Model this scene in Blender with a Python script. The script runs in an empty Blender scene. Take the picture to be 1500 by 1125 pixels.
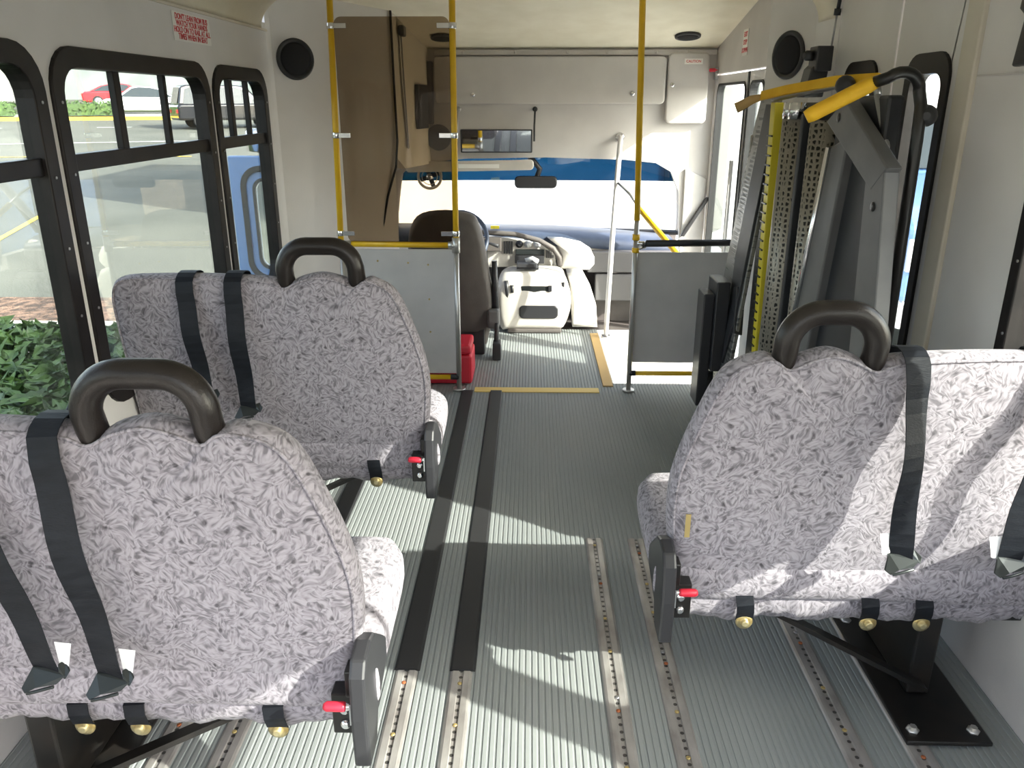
import bpy, bmesh, math, random
from mathutils import Vector, Matrix
random.seed(7)
SC = bpy.context.scene
COL = SC.collection
R = math.radians

# ------------------------------------------------------------------ materials
MATS = {}
def mat(name, col, rough=0.6, metal=0.0, coat=0.0, spec=0.5):
    m = bpy.data.materials.new(name); m.use_nodes = True
    p = m.node_tree.nodes['Principled BSDF']
    p.inputs['Base Color'].default_value = (*col, 1)
    p.inputs['Roughness'].default_value = rough
    p.inputs['Metallic'].default_value = metal
    p.inputs['Coat Weight'].default_value = coat
    p.inputs['Specular IOR Level'].default_value = spec
    MATS[name] = m
    return m
def nd(m, t, **kw):
    n = m.node_tree.nodes.new(t)
    for k, v in kw.items(): setattr(n, k, v)
    return n
def ln(m, a, b): m.node_tree.links.new(a, b)
def P(m): return m.node_tree.nodes['Principled BSDF']
def noisy(m, c1, c2, scale=8, detail=4, bump=0.0, bscale=None, stretch=(1,1,1), lo=0.35, hi=0.65, dist=0.002):
    tc = nd(m, 'ShaderNodeTexCoord'); mp = nd(m, 'ShaderNodeMapping')
    mp.inputs['Scale'].default_value = stretch
    ln(m, tc.outputs['Object'], mp.inputs['Vector'])
    n = nd(m, 'ShaderNodeTexNoise'); n.inputs['Scale'].default_value = scale; n.inputs['Detail'].default_value = detail
    ln(m, mp.outputs['Vector'], n.inputs['Vector'])
    r = nd(m, 'ShaderNodeValToRGB')
    r.color_ramp.elements[0].position = lo; r.color_ramp.elements[0].color = (*c1, 1)
    r.color_ramp.elements[1].position = hi; r.color_ramp.elements[1].color = (*c2, 1)
    ln(m, n.outputs['Fac'], r.inputs['Fac']); ln(m, r.outputs['Color'], P(m).inputs['Base Color'])
    if bump:
        n2 = nd(m, 'ShaderNodeTexNoise'); n2.inputs['Scale'].default_value = bscale or scale*10
        ln(m, mp.outputs['Vector'], n2.inputs['Vector'])
        b = nd(m, 'ShaderNodeBump'); b.inputs['Strength'].default_value = bump; b.inputs['Distance'].default_value = dist
        ln(m, n2.outputs['Fac'], b.inputs['Height']); ln(m, b.outputs['Normal'], P(m).inputs['Normal'])
    return m

noisy(mat('wall_laminate', (.5,.5,.5), .38), (.66,.64,.63), (.72,.70,.69), 3, 3, .15, 120)
noisy(mat('front_vinyl', (.4,.4,.4), .6), (.52,.495,.485), (.57,.545,.53), 5, 3, .2, 150)
noisy(mat('headliner', (.6,.55,.42), .9), (.76,.70,.56), (.83,.775,.64), 6, 5, .5, 260)
noisy(mat('cream_plastic', (.6,.56,.45), .6), (.60,.555,.46), (.66,.61,.52), 4, 3)
noisy(mat('floor_rubber', (.1,.1,.1), .6), (.20,.215,.215), (.26,.275,.27), 2.2, 6, .2, 60, (1,.35,1), .3, .7)
noisy(mat('aluminium_track', (.5,.5,.5), .42, .55), (.30,.275,.26), (.52,.50,.48), 14, 8, .3, 80, (1,.4,1))
mat('black_rubber', (.018,.018,.019), .55)
mat('black_plastic', (.025,.025,.028), .4)
noisy(mat('window_frame_black', (.02,.02,.02), .38,0,0,.25), (.008,.007,.007), (.018,.015,.014), 9, 4)
noisy(mat('handle_vinyl', (.04,.035,.03), .32,0,0,.35), (.014,.011,.010), (.020,.016,.014), 20, 4, .2, 300)
noisy(mat('belt_web', (.02,.02,.024), .5,0,0,.22), (.006,.007,.010), (.010,.012,.016), 60, 2, .25, 500, (.2,1,1))
mat('latch_metal', (.035,.040,.040), .28, .5)
mat('chrome', (.75,.75,.76), .18, 1.0)
mat('steel', (.42,.42,.43), .38, .9)
noisy(mat('zinc_gold', (.5,.38,.14), .4, .7), (.36,.26,.09), (.45,.40,.24), 30, 3)
mat('white_tag', (.85,.85,.85), .7)
mat('red_plastic', (.62,.02,.045), .4)
noisy(mat('yellow_paint', (.75,.5,.02), .35), (.74,.44,.012), (.80,.50,.02), 10, 3)
noisy(mat('yellow_rubber', (.8,.5,.02), .6), (.78,.42,.01), (.84,.50,.02), 14, 3, .3, 90)
mat('safety_yellow', (.62,.52,.03), .5)
noisy(mat('grey_panel', (.2,.2,.2), .55), (.47,.46,.455), (.53,.515,.505), 6, 4, .15, 180)
noisy(mat('lift_grey', (.1,.1,.1), .5), (.095,.095,.098), (.125,.125,.125), 7, 5)
noisy(mat('lift_dark', (.025,.027,.032), .5), (.014,.015,.019), (.024,.026,.030), 8, 5)
noisy(mat('seat_steel_black', (.015,.014,.013), .3), (.008,.008,.008), (.016,.013,.011), 14, 5)
noisy(mat('driver_vinyl', (.05,.045,.04), .6), (.085,.075,.070), (.105,.092,.085), 10, 4, .3, 220)
noisy(mat('dash_blue', (.05,.08,.14), .5), (.03,.042,.07), (.042,.058,.095), 8, 3)
noisy(mat('cab_beige', (.5,.47,.42), .55), (.50,.475,.44), (.56,.53,.49), 8, 3)
noisy(mat('asphalt', (.2,.2,.18), .9), (.078,.082,.066), (.112,.114,.093), .5, 9, .6, 40, (1,1,1), .3, .7, .01)
noisy(mat('concrete', (.5,.48,.44), .9), (.26,.25,.23), (.33,.32,.29), 2, 6, .4, 40)
noisy(mat('pale_pavement', (.7,.7,.66), .9), (.62,.61,.58), (.72,.71,.68), 1, 6)
noisy(mat('white_wall', (.85,.85,.83), .8), (.80,.80,.78), (.88,.88,.86), .6, 4)
noisy(mat('mulch', (.2,.12,.08), .95), (.05,.03,.02), (.20,.12,.08), 9, 6, 1, 30, (1,1,1), .4, .6, .03)
noisy(mat('grass', (.1,.2,.04), .9), (.04,.07,.02), (.10,.13,.045), 4, 8, 1, 60, (1,1,1), .35, .65, .03)
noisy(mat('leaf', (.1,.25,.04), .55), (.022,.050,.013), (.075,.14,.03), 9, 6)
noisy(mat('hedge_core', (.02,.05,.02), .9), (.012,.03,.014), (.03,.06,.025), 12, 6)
mat('line_yellow', (.75,.55,.06), .8)
mat('line_white', (.75,.75,.72), .8)
mat('kerb_yellow', (.70,.45,.05), .8)
mat('paint_blue', (.14,.26,.50), .25, .0, .6)
mat('paint_white', (.80,.80,.80), .2, 0, .8)
mat('paint_red', (.55,.02,.03), .25, 0, .8)
mat('paint_black', (.012,.012,.014), .2, 0, .8)
mat('car_glass', (.03,.04,.045), .08)
mat('tyre', (.02,.02,.02), .8)
mat('rust', (.30,.09,.03), .8)
mat('bolt_brass', (.50,.38,.16), .4, .6)
mat('orange_cone', (.85,.15,.03), .6)
mat('sign_white', (.80,.79,.76), .5)
mat('sign_red', (.60,.06,.07), .6)
mat('tan_strip', (.50,.33,.13), .7)
mat('yellow_tape', (.72,.52,.16), .6)
mat('white_paint_metal', (.72,.70,.70), .3, 0, .3)
mat('gauge_white', (.6,.6,.6), .5)
mat('glove_grey', (.10,.098,.10), .6)
mat('tail_red', (.6,.01,.01), .3)
mat('galv', (.55,.54,.52), .35, .8)
noisy(mat('building_grey', (.3,.33,.32), .8), (.14,.165,.16), (.19,.21,.205), .4, 3)
noisy(mat('building_pale', (.6,.6,.55), .8), (.24,.24,.22), (.30,.30,.27), .4, 3)
mat('mirror_silver', (.8,.82,.85), .03, 1.0)
mat('speaker_black', (.012,.012,.014), .9)

def glass(name, tint, gloss=0.06, rough=0.0):
    m = bpy.data.materials.new(name); m.use_nodes = True
    nt = m.node_tree; nt.nodes.clear()
    o = nt.nodes.new('ShaderNodeOutputMaterial'); t = nt.nodes.new('ShaderNodeBsdfTransparent')
    g = nt.nodes.new('ShaderNodeBsdfGlossy'); x = nt.nodes.new('ShaderNodeMixShader')
    f = nt.nodes.new('ShaderNodeLayerWeight'); f.inputs['Blend'].default_value = .15
    mu = nt.nodes.new('ShaderNodeMath'); mu.operation = 'MULTIPLY_ADD'
    mu.inputs[1].default_value = .3; mu.inputs[2].default_value = gloss*.7
    t.inputs['Color'].default_value = (*tint, 1); g.inputs['Roughness'].default_value = rough
    nt.links.new(f.outputs['Fresnel'], mu.inputs[0]); nt.links.new(mu.outputs[0], x.inputs['Fac'])
    nt.links.new(t.outputs[0], x.inputs[1]); nt.links.new(g.outputs[0], x.inputs[2]); nt.links.new(x.outputs[0], o.inputs['Surface'])
    MATS[name] = m
glass('window_glass', (.90,.93,.91), .02)
glass('smoked_acrylic', (.60,.535,.45), .018, .03)
glass('blue_band_glass', (.002,.018,.045), .03)
glass('windscreen_glass', (.93,.96,.97), .03)

# seat fabric: interlocking pale leaves with grey gaps and dark flecks
def fabric():
    m = mat('seat_fabric', (.5,.47,.5), .92, 0, 0, .2)
    tc = nd(m, 'ShaderNodeTexCoord')
    nz = nd(m, 'ShaderNodeTexNoise'); nz.inputs['Scale'].default_value = 18; nz.inputs['Detail'].default_value = 1
    ln(m, tc.outputs['Object'], nz.inputs['Vector'])
    sub = nd(m, 'ShaderNodeVectorMath', operation='SUBTRACT'); sub.inputs[1].default_value = (.5,.5,.5)
    ln(m, nz.outputs['Color'], sub.inputs[0])
    sc = nd(m, 'ShaderNodeVectorMath', operation='SCALE'); sc.inputs['Scale'].default_value = .045
    ln(m, sub.outputs[0], sc.inputs[0])
    add = nd(m, 'ShaderNodeVectorMath', operation='ADD')
    ln(m, tc.outputs['Object'], add.inputs[0]); ln(m, sc.outputs[0], add.inputs[1])
    outs = []
    for rot, s_ in ((0.55, (58,58,170)), (-0.75, (58,58,170)), (1.35, (62,62,170))):
        mp = nd(m, 'ShaderNodeMapping'); mp.inputs['Rotation'].default_value = (0, rot, 0)
        ln(m, add.outputs[0], mp.inputs['Vector'])
        m2 = nd(m, 'ShaderNodeMapping'); m2.inputs['Scale'].default_value = s_; ln(m, mp.outputs[0], m2.inputs['Vector'])
        v = nd(m, 'ShaderNodeTexNoise'); v.inputs['Scale'].default_value = 1; v.inputs['Detail'].default_value = 1.5
        ln(m, m2.outputs[0], v.inputs['Vector']); outs.append(v.outputs['Fac'])
    cell = nd(m, 'ShaderNodeTexVoronoi'); cell.inputs['Scale'].default_value = 44; ln(m, add.outputs[0], cell.inputs['Vector'])
    sp_ = nd(m, 'ShaderNodeSeparateColor'); ln(m, cell.outputs['Color'], sp_.inputs[0])
    g1 = nd(m, 'ShaderNodeMath', operation='GREATER_THAN'); g1.inputs[1].default_value = .36; ln(m, sp_.outputs[0], g1.inputs[0])
    g2 = nd(m, 'ShaderNodeMath', operation='GREATER_THAN'); g2.inputs[1].default_value = .70; ln(m, sp_.outputs[0], g2.inputs[0])
    a = nd(m, 'ShaderNodeMix', data_type='FLOAT'); ln(m, g1.outputs[0], a.inputs[0]); ln(m, outs[0], a.inputs[2]); ln(m, outs[1], a.inputs[3])
    mx = nd(m, 'ShaderNodeMix', data_type='FLOAT'); ln(m, g2.outputs[0], mx.inputs[0]); ln(m, a.outputs[0], mx.inputs[2]); ln(m, outs[2], mx.inputs[3])
    cr = nd(m, 'ShaderNodeValToRGB'); e = cr.color_ramp.elements
    e[0].position = .34; e[0].color = (.150,.138,.155,1); e[1].position = .53; e[1].color = (.285,.263,.292,1)
    x = cr.color_ramp.elements.new(.46); x.color = (.238,.220,.244,1); x = cr.color_ramp.elements.new(.64); x.color = (.335,.312,.342,1)
    ln(m, mx.outputs[0], cr.inputs['Fac'])
    dk = nd(m, 'ShaderNodeTexVoronoi'); dk.inputs['Scale'].default_value = 36; ln(m, add.outputs[0], dk.inputs['Vector'])
    dr = nd(m, 'ShaderNodeMapRange'); dr.inputs['From Min'].default_value = .12; dr.inputs['From Max'].default_value = .26
    dr.inputs['To Min'].default_value = .42; dr.inputs['To Max'].default_value = 1
    ln(m, dk.outputs['Distance'], dr.inputs['Value'])
    mm = nd(m, 'ShaderNodeMix', data_type='RGBA', blend_type='MULTIPLY'); mm.inputs[0].default_value = 1
    ln(m, cr.outputs['Color'], mm.inputs[6]); ln(m, dr.outputs[0], mm.inputs[7])
    ln(m, mm.outputs[2], P(m).inputs['Base Color'])
    b = nd(m, 'ShaderNodeBump'); b.inputs['Strength'].default_value = .3; b.inputs['Distance'].default_value = .003
    ln(m, mx.outputs[0], b.inputs['Height']); ln(m, b.outputs['Normal'], P(m).inputs['Normal'])
    P(m).inputs['Sheen Weight'].default_value = .1
fabric()

def rail_holes():
    m = MATS['aluminium_track']; p = P(m); src = p.inputs['Base Color'].links[0].from_socket
    tc = nd(m, 'ShaderNodeTexCoord'); sx = nd(m, 'ShaderNodeSeparateXYZ'); ln(m, tc.outputs['Object'], sx.inputs[0])
    md = nd(m, 'ShaderNodeMath', operation='PINGPONG'); md.inputs[1].default_value = .0127; ln(m, sx.outputs[1], md.inputs[0])
    v = nd(m, 'ShaderNodeCombineXYZ'); ln(m, sx.outputs[0], v.inputs[0]); ln(m, md.outputs[0], v.inputs[1])
    L = nd(m, 'ShaderNodeVectorMath', operation='LENGTH'); ln(m, v.outputs[0], L.inputs[0])
    mr = nd(m, 'ShaderNodeMapRange'); mr.inputs['From Min'].default_value = .0045; mr.inputs['From Max'].default_value = .006; ln(m, L.outputs['Value'], mr.inputs['Value'])
    mx = nd(m, 'ShaderNodeMix', data_type='RGBA'); mx.inputs[6].default_value = (.09,.085,.08,1); ln(m, mr.outputs[0], mx.inputs[0]); ln(m, src, mx.inputs[7]); ln(m, mx.outputs[2], p.inputs['Base Color'])
rail_holes()
# expanded metal mesh: raised diamond lattice over dark
def mesh_mat(name, c0, c1, s):
    m = mat(name, c0, .4, .5)
    tc = nd(m, 'ShaderNodeTexCoord'); mp = nd(m, 'ShaderNodeMapping'); mp.inputs['Scale'].default_value = s
    ln(m, tc.outputs['Object'], mp.inputs['Vector'])
    v = nd(m, 'ShaderNodeTexVoronoi', feature='DISTANCE_TO_EDGE'); v.inputs['Scale'].default_value = 1; v.inputs['Randomness'].default_value = .45
    ln(m, mp.outputs[0], v.inputs['Vector'])
    r = nd(m, 'ShaderNodeValToRGB'); r.color_ramp.elements[0].position = .16; r.color_ramp.elements[0].color = (*c1,1)
    r.color_ramp.elements[1].position = .26; r.color_ramp.elements[1].color = (*c0,1)
    ln(m, v.outputs['Distance'], r.inputs['Fac']); ln(m, r.outputs['Color'], P(m).inputs['Base Color'])
    b = nd(m, 'ShaderNodeBump'); b.invert = True; b.inputs['Strength'].default_value = .8; b.inputs['Distance'].default_value = .004
    ln(m, v.outputs['Distance'], b.inputs['Height']); ln(m, b.outputs['Normal'], P(m).inputs['Normal'])
mesh_mat('expanded_metal', (.02,.02,.018), (.30,.275,.23), (70,70,50))
mesh_mat('ribbed_metal', (.05,.055,.055), (.20,.20,.19), (9,9,55))

# ------------------------------------------------------------------ mesh helpers
def wloc(o):
    v = Vector((0,0,0))
    while o: v = v + o.location; o = o.parent
    return v
def props(o, label=None, cat=None, group=None, kind=None):
    if label: o['label'] = label
    if cat: o['category'] = cat
    if group: o['group'] = group
    if kind: o['kind'] = kind
    return o
def empty(name, loc, label=None, cat=None, group=None, kind=None):
    o = bpy.data.objects.new(name, None); o.empty_display_size = .1; COL.objects.link(o); o.location = loc
    return props(o, label, cat, group, kind)

class MB:
    def __init__(s): s.v = []; s.f = []; s.sm = []
    def add(s, vs, fs, smooth=False):
        n = len(s.v); s.v += [Vector(v) for v in vs]
        for f in fs: s.f.append([i+n for i in f]); s.sm.append(smooth)
        return s
    def box(s, x0, x1, y0, y1, z0, z1):
        vs = [(x,y,z) for z in (z0,z1) for y in (y0,y1) for x in (x0,x1)]
        return s.add(vs, [(0,2,3,1),(4,5,7,6),(0,1,5,4),(2,6,7,3),(0,4,6,2),(1,3,7,5)])
    def obox(s, c, ax, ay, az):   # oriented box: half-axis vectors
        c, ax, ay, az = map(Vector, (c, ax, ay, az))
        vs = [c+ax*i+ay*j+az*k for k in (-1,1) for j in (-1,1) for i in (-1,1)]
        return s.add(vs, [(0,2,3,1),(4,5,7,6),(0,1,5,4),(2,6,7,3),(0,4,6,2),(1,3,7,5)])
    def tube(s, pts, r, n=12, caps=True, radii=None, closed=False):
        pts = [Vector(p) for p in pts]; N = len(pts); vs = []; up = None
        for i, p in enumerate(pts):
            a = pts[(i-1) % N] if (i or closed) else p; b = pts[(i+1) % N] if (i < N-1 or closed) else p
            t = (b-a).normalized()
            if up is None:
                up = Vector((0,0,1)) if abs(t.z) < .9 else Vector((1,0,0))
            up = (up - t*up.dot(t)).normalized(); w = t.cross(up)
            rr = radii[i] if radii else r
            for k in range(n):
                an = 2*math.pi*k/n; vs.append(p + (up*math.cos(an)+w*math.sin(an))*rr)
        fs = []
        for i in range(N if closed else N-1):
            for k in range(n):
                j = (i+1) % N
                fs.append((i*n+k, i*n+(k+1)%n, j*n+(k+1)%n, j*n+k))
        s.add(vs, fs, True)
        if caps and not closed:
            m = len(s.v)-len(vs)
            s.f.append([m+k for k in range(n)][::-1]); s.sm.append(False)
            s.f.append([m+(N-1)*n+k for k in range(n)]); s.sm.append(False)
        return s
    def cyl(s, a, b, r, n=20, r2=None): return s.tube([a, b], r, n, radii=[r, r if r2 is None else r2])
    def ribbon(s, pts, w, th, wdir):   # flat strap: path pts, width along wdir
        pts = [Vector(p) for p in pts]; N = len(pts); vs = []
        for i, p in enumerate(pts):
            a = pts[max(0,i-1)]; b = pts[min(N-1,i+1)]; t = (b-a).normalized()
            wd = Vector(wdir[i]) if isinstance(wdir, list) else Vector(wdir)
            wd = (wd - t*wd.dot(t)).normalized(); nn = t.cross(wd)
            for q in ((-1,-1),(1,-1),(1,1),(-1,1)): vs.append(p + wd*q[0]*w/2 + nn*q[1]*th/2)
        fs = []
        for i in range(N-1):
            for k in range(4): fs.append((i*4+k, i*4+(k+1)%4, i*4+4+(k+1)%4, i*4+4+k))
        fs.append((3,2,1,0)); fs.append(tuple((N-1)*4+k for k in range(4)))
        return s.add(vs, fs)
    def prism(s, pts, d):          # planar polygon (3-D points) swept by d
        d = Vector(d); pts = [Vector(p) for p in pts]; n = len(pts)
        return s.add(pts+[p+d for p in pts], [tuple(range(n))[::-1], tuple(range(n,2*n))]+[(i,(i+1)%n,n+(i+1)%n,n+i) for i in range(n)])
    def lathe(s, c, axis, prof, n=24, arc=1.0):   # prof (radius, height along axis)
        c = Vector(c); ax = Vector(axis).normalized(); u = ax.orthogonal().normalized(); w = ax.cross(u); vs = []
        for r, h in prof:
            for k in range(n):
                an = 2*math.pi*k/n; vs.append(c+ax*h+(u*math.cos(an)+w*math.sin(an))*r)
        fs = [(i*n+k, i*n+(k+1)%n, i*n+n+(k+1)%n, i*n+n+k) for i in range(len(prof)-1) for k in range(n)]
        s.add(vs, fs, True); m = len(s.v)-len(vs)
        s.f.append([m+k for k in range(n)][::-1]); s.sm.append(False)
        s.f.append([m+(len(prof)-1)*n+k for k in range(n)]); s.sm.append(False)
        return s
    def pillow(s, outline, to3, th, r, rings=6, puff=0.0):   # 2-D outline, rounded slab of thickness th
        cx = sum(p[0] for p in outline)/len(outline); cy = sum(p[1] for p in outline)/len(outline); n = len(outline)
        def ring(d, h):
            o = []
            for x, y in outline:
                dx, dy = x-cx, y-cy; L = math.hypot(dx, dy); k = max(.02, (L-d)/L)
                o.append(to3(cx+dx*k, cy+dy*k, h))
            return o
        vs = []; m = 0
        prof = []
        for i in range(rings+1):
            a = math.pi/2*i/rings; prof.append((r*(1-math.sin(a)), -(th/2-r)-r*math.cos(a) if False else -(th/2 - r) - r*(math.cos(a))))
        # a=0: outermost d=r? build: start flat back, curl round the edge, to the front
        back = [(r*(1-math.sin(math.pi/2*i/rings)), -(th/2-r)-r*math.cos(math.pi/2*i/rings)) for i in range(rings+1)]
        front = [(d, -h) for d, h in back[::-1]]
        R0 = min(math.hypot(x-cx, y-cy) for x, y in outline)
        inner = [(r+(R0-r)*q, -th/2-puff*math.sin(q*1.57)**.8) for q in (.92,.7,.5,.32,.18,.07)]
        prof = inner + back + front + [(d, -h) for d, h in inner[::-1]]
        for d, h in prof: vs += ring(d, h)
        fs = [(i*n+k, i*n+(k+1)%n, i*n+n+(k+1)%n, i*n+n+k) for i in range(len(prof)-1) for k in range(n)]
        fs.append(tuple(range(n))[::-1]); fs.append(tuple((len(prof)-1)*n+k for k in range(n)))
        return s.add(vs, fs, True)
    def build(s, name, m, parent=None, bevel=0.0, seg=2, **kw):
        lo = Vector([min(v[i] for v in s.v) for i in range(3)]); hi = Vector([max(v[i] for v in s.v) for i in range(3)])
        c = (lo+hi)/2
        me = bpy.data.meshes.new(name); me.from_pydata([v-c for v in s.v], [], s.f)
        me.polygons.foreach_set('use_smooth', s.sm)
        bm = bmesh.new(); bm.from_mesh(me); bmesh.ops.recalc_face_normals(bm, faces=bm.faces); bm.to_mesh(me); bm.free()
        me.materials.append(MATS[m])
        o = bpy.data.objects.new(name, me); COL.objects.link(o)
        if parent: o.parent = parent; o.location = c - wloc(parent)
        else: o.location = c
        if bevel:
            b = o.modifiers.new('b', 'BEVEL'); b.width = bevel; b.segments = seg; b.limit_method = 'ANGLE'; b.angle_limit = R(40)
        return props(o, **kw)

def rrect(x0, x1, y0, y1, r, n=6):
    o = []
    for cx, cy, a0 in ((x1-r,y1-r,0),(x0+r,y1-r,90),(x0+r,y0+r,180),(x1-r,y0+r,270)):
        for i in range(n+1):
            a = R(a0+90*i/n); o.append((cx+r*math.cos(a), cy+r*math.sin(a)))
    return o
def plate(name, outer, holes, to3, th, m, parent=None, bevel=0.0, **kw):
    """flat plate with holes; 2-D outlines, to3(u, v, w) maps into the place, w in [0, th]"""
    cu = bpy.data.curves.new('tmp', 'CURVE'); cu.dimensions = '2D'; cu.fill_mode = 'BOTH'; cu.extrude = th/2
    for ol in [outer]+holes:
        sp = cu.splines.new('POLY'); sp.points.add(len(ol)-1); sp.use_cyclic_u = True
        for i, p in enumerate(ol): sp.points[i].co = (p[0], p[1], 0, 1)
    ob = bpy.data.objects.new('tmp', cu); COL.objects.link(ob)
    dg = bpy.context.evaluated_depsgraph_get(); dg.update()
    me = bpy.data.meshes.new_from_object(ob.evaluated_get(dg))
    mb = MB(); mb.add([to3(v.co.x, v.co.y, v.co.z+th/2) for v in me.vertices], [list(p.vertices) for p in me.polygons])
    bpy.data.objects.remove(ob); bpy.data.curves.remove(cu); bpy.data.meshes.remove(me)
    o = mb.build(name, m, parent, **kw)
    bm = bmesh.new(); bm.from_mesh(o.data); bmesh.ops.remove_doubles(bm, verts=bm.verts, dist=1e-5); bmesh.ops.recalc_face_normals(bm, faces=bm.faces); bm.to_mesh(o.data); bm.free()
    if bevel:
        b = o.modifiers.new('b', 'BEVEL'); b.width = bevel; b.segments = 2; b.limit_method = 'ANGLE'; b.angle_limit = R(50)
    return o
def YZ(x, s=1): return lambda u, v, w: (x+s*w, u, v)     # plane of constant X, u=Y v=Z
def XZ(y, s=1): return lambda u, v, w: (u, y+s*w, v)
def XY(z, s=1): return lambda u, v, w: (u, v, z+s*w)
def arc(c, r, a0, a1, n, f):
    return [f(c[0]+r*math.cos(R(a0+(a1-a0)*i/n)), c[1]+r*math.sin(R(a0+(a1-a0)*i/n))) for i in range(n+1)]
def text_mesh(txt, size, to3, name, m, parent, **kw):
    cu = bpy.data.curves.new('t', 'FONT'); cu.body = txt; cu.size = size; cu.align_x = 'CENTER'; cu.align_y = 'CENTER'; cu.extrude = .0006; cu.offset = size*.02
    ob = bpy.data.objects.new('t', cu); COL.objects.link(ob)
    dg = bpy.context.evaluated_depsgraph_get(); dg.update()
    me = bpy.data.meshes.new_from_object(ob.evaluated_get(dg))
    mb = MB(); mb.add([to3(v.co.x, v.co.y, v.co.z) for v in me.vertices], [list(p.vertices) for p in me.polygons])
    bpy.data.objects.remove(ob); bpy.data.curves.remove(cu); bpy.data.meshes.remove(me)
    return mb.build(name, m, parent, **kw)

XL, XR, YF = -1.28, 1.25, 4.15
SILL, HEAD = .62, 1.635

# ------------------------------------------------------------------ setting: floor
def ribbed_floor():
    mb = MB(); pitch = .0176; xs = []; x = XL-.03
    while x < XR+.04:
        xs += [(x, 0), (x+.0045, 0), (x+.0060, .0022), (x+.0160, .0022)]; x += pitch
    xs.append((x, 0))
    # passenger floor plus cab floor, with the stepwell left open (x > .47, y > 4.28)
    def strip(pts, y0, y1):
        vs = []; 
        for px_, pz in pts: vs += [(px_, y0, pz-.0022), (px_, y1, pz-.0022)]
        mb.add(vs, [(2*i, 2*i+2, 2*i+3, 2*i+1) for i in range(len(pts)-1)])
    strip(xs, -.6, 4.28)
    strip([p for p in xs if p[0] < .47], 4.28, 5.42)
    mb.box(XL-.03, XR+.04, -.6, 4.28, -.06, -.004)
    mb.box(XL-.03, .468, 4.28, 5.42, -.06, -.004)
    mb.build('floor', 'floor_rubber', kind='structure')
ribbed_floor()

# left wall with three window openings
WL = [(1.12, 2.19), (2.245, 3.335), (3.395, 4.06), (-.15, 1.06)]
wr = .11
holes = [rrect(a, b, SILL, HEAD, wr) for a, b in WL]
plate('wall_left', [(-.6,-.06),(4.2,-.06),(4.2,1.86),(-.6,1.86)], holes, YZ(XL, -1), .05, 'wall_laminate', kind='structure')
WRT = [(-.15, 1.02), (1.125, 2.065)]
holes = [rrect(a, b, SILL, HEAD, wr) for a, b in WRT]
plate('wall_right', [(-.6,-.06),(2.43,-.06),(2.43,2.02),(-.6,2.02)], holes, YZ(XR, 1), .05, 'wall_laminate', kind='structure')

def side_window(n, x, s, a, b, slider=True, part=''):
    """black framed window set in a side wall; s=+1 means the room is on the +X side"""
    w = empty('window_%d' % n, (x, (a+b)/2, SILL), kind='structure')
    fr = .045 if s > 0 else .030
    f = lambda u, v, q: (x - s*.045 + s*q, u, v)
    plate('window_frame', rrect(a-.012, b+.012, SILL-.012, HEAD+.012, wr+.01), [rrect(a+fr, b-fr, SILL+fr, HEAD-fr, wr-.03)], f, .055, 'window_frame_black', w, bevel=.004)
    mb = MB(); y0, y1 = a+fr-.004, b-fr+.004; xc = x-s*.018
    mb.box(xc-.016, xc+.016, y0, y1, 1.315, 1.362); mb.build('middle_rail', 'window_frame_black', w, bevel=.003)
    if slider:
        m1 = a + (b-a)*.36; m2 = a + (b-a)*.67
        for yy, ww in ((m1, .034), (m2, .020)):
            mb = MB(); mb.box(xc-.010, xc+.012, yy-ww, yy+ww*.2, 1.355, HEAD-fr+.006); mb.build('sliding_sash', 'window_frame_black', w, bevel=.003)
    g = MB(); g.box(xc-.003, xc+.001, a+.02, b-.02, SILL+.02, 1.33); g.build('pane', 'window_glass', w)
    g = MB(); g.box(xc-.003, xc+.001, a+.02, b-.02, 1.345, HEAD-.02); g.build('pane', 'window_glass', w)
    mb = MB()
    for yy in (a+.02, b-.02):
        for k in range(5):
            z = SILL+.12+k*.19; mb.cyl((x+s*.011,yy,z), (x+s*.0135,yy,z), .004, 8)
    mb.build('screws', 'steel', w)
for i, (a, b) in enumerate(WL): side_window(i+1, XL, 1, a, b)
for i, (a, b) in enumerate(WRT): side_window(i+5, XR, -1, a, b)
def unseen_sun_blocker():  # unseen blind-like strip, added only to keep sun off the right seat
    w = [o for o in bpy.data.objects if o.name == 'window_6'][0]
    mb = MB(); vs = []
    for i in range(25):
        y = 1.125+.27*i/24; x = XR-.045-.008*math.sin(i*1.57)
        zb = .90-.05*(i/24)
        vs += [(x,y,zb),(x,y,1.63),(x-.002,y,zb),(x-.002,y,1.63)]
    mb.add(vs, [(4*i,4*i+1,4*i+5,4*i+4) for i in range(24)]+[(4*i+2,4*i+6,4*i+7,4*i+3) for i in range(24)], True); mb.build('added_sun_blocker','front_vinyl',w)
unseen_sun_blocker()

plate('wall_back', [(XL-.05,-.06),(XR+.05,-.06),(XR+.05,2.05),(XL-.05,2.05)], [rrect(-.62,.62,.02,1.72,.10), rrect(-1.16,-.74,.75,1.60,.08), rrect(.74,1.14,.75,1.60,.08)], XZ(-.6,-1), .04, 'wall_laminate', kind='structure')
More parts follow.
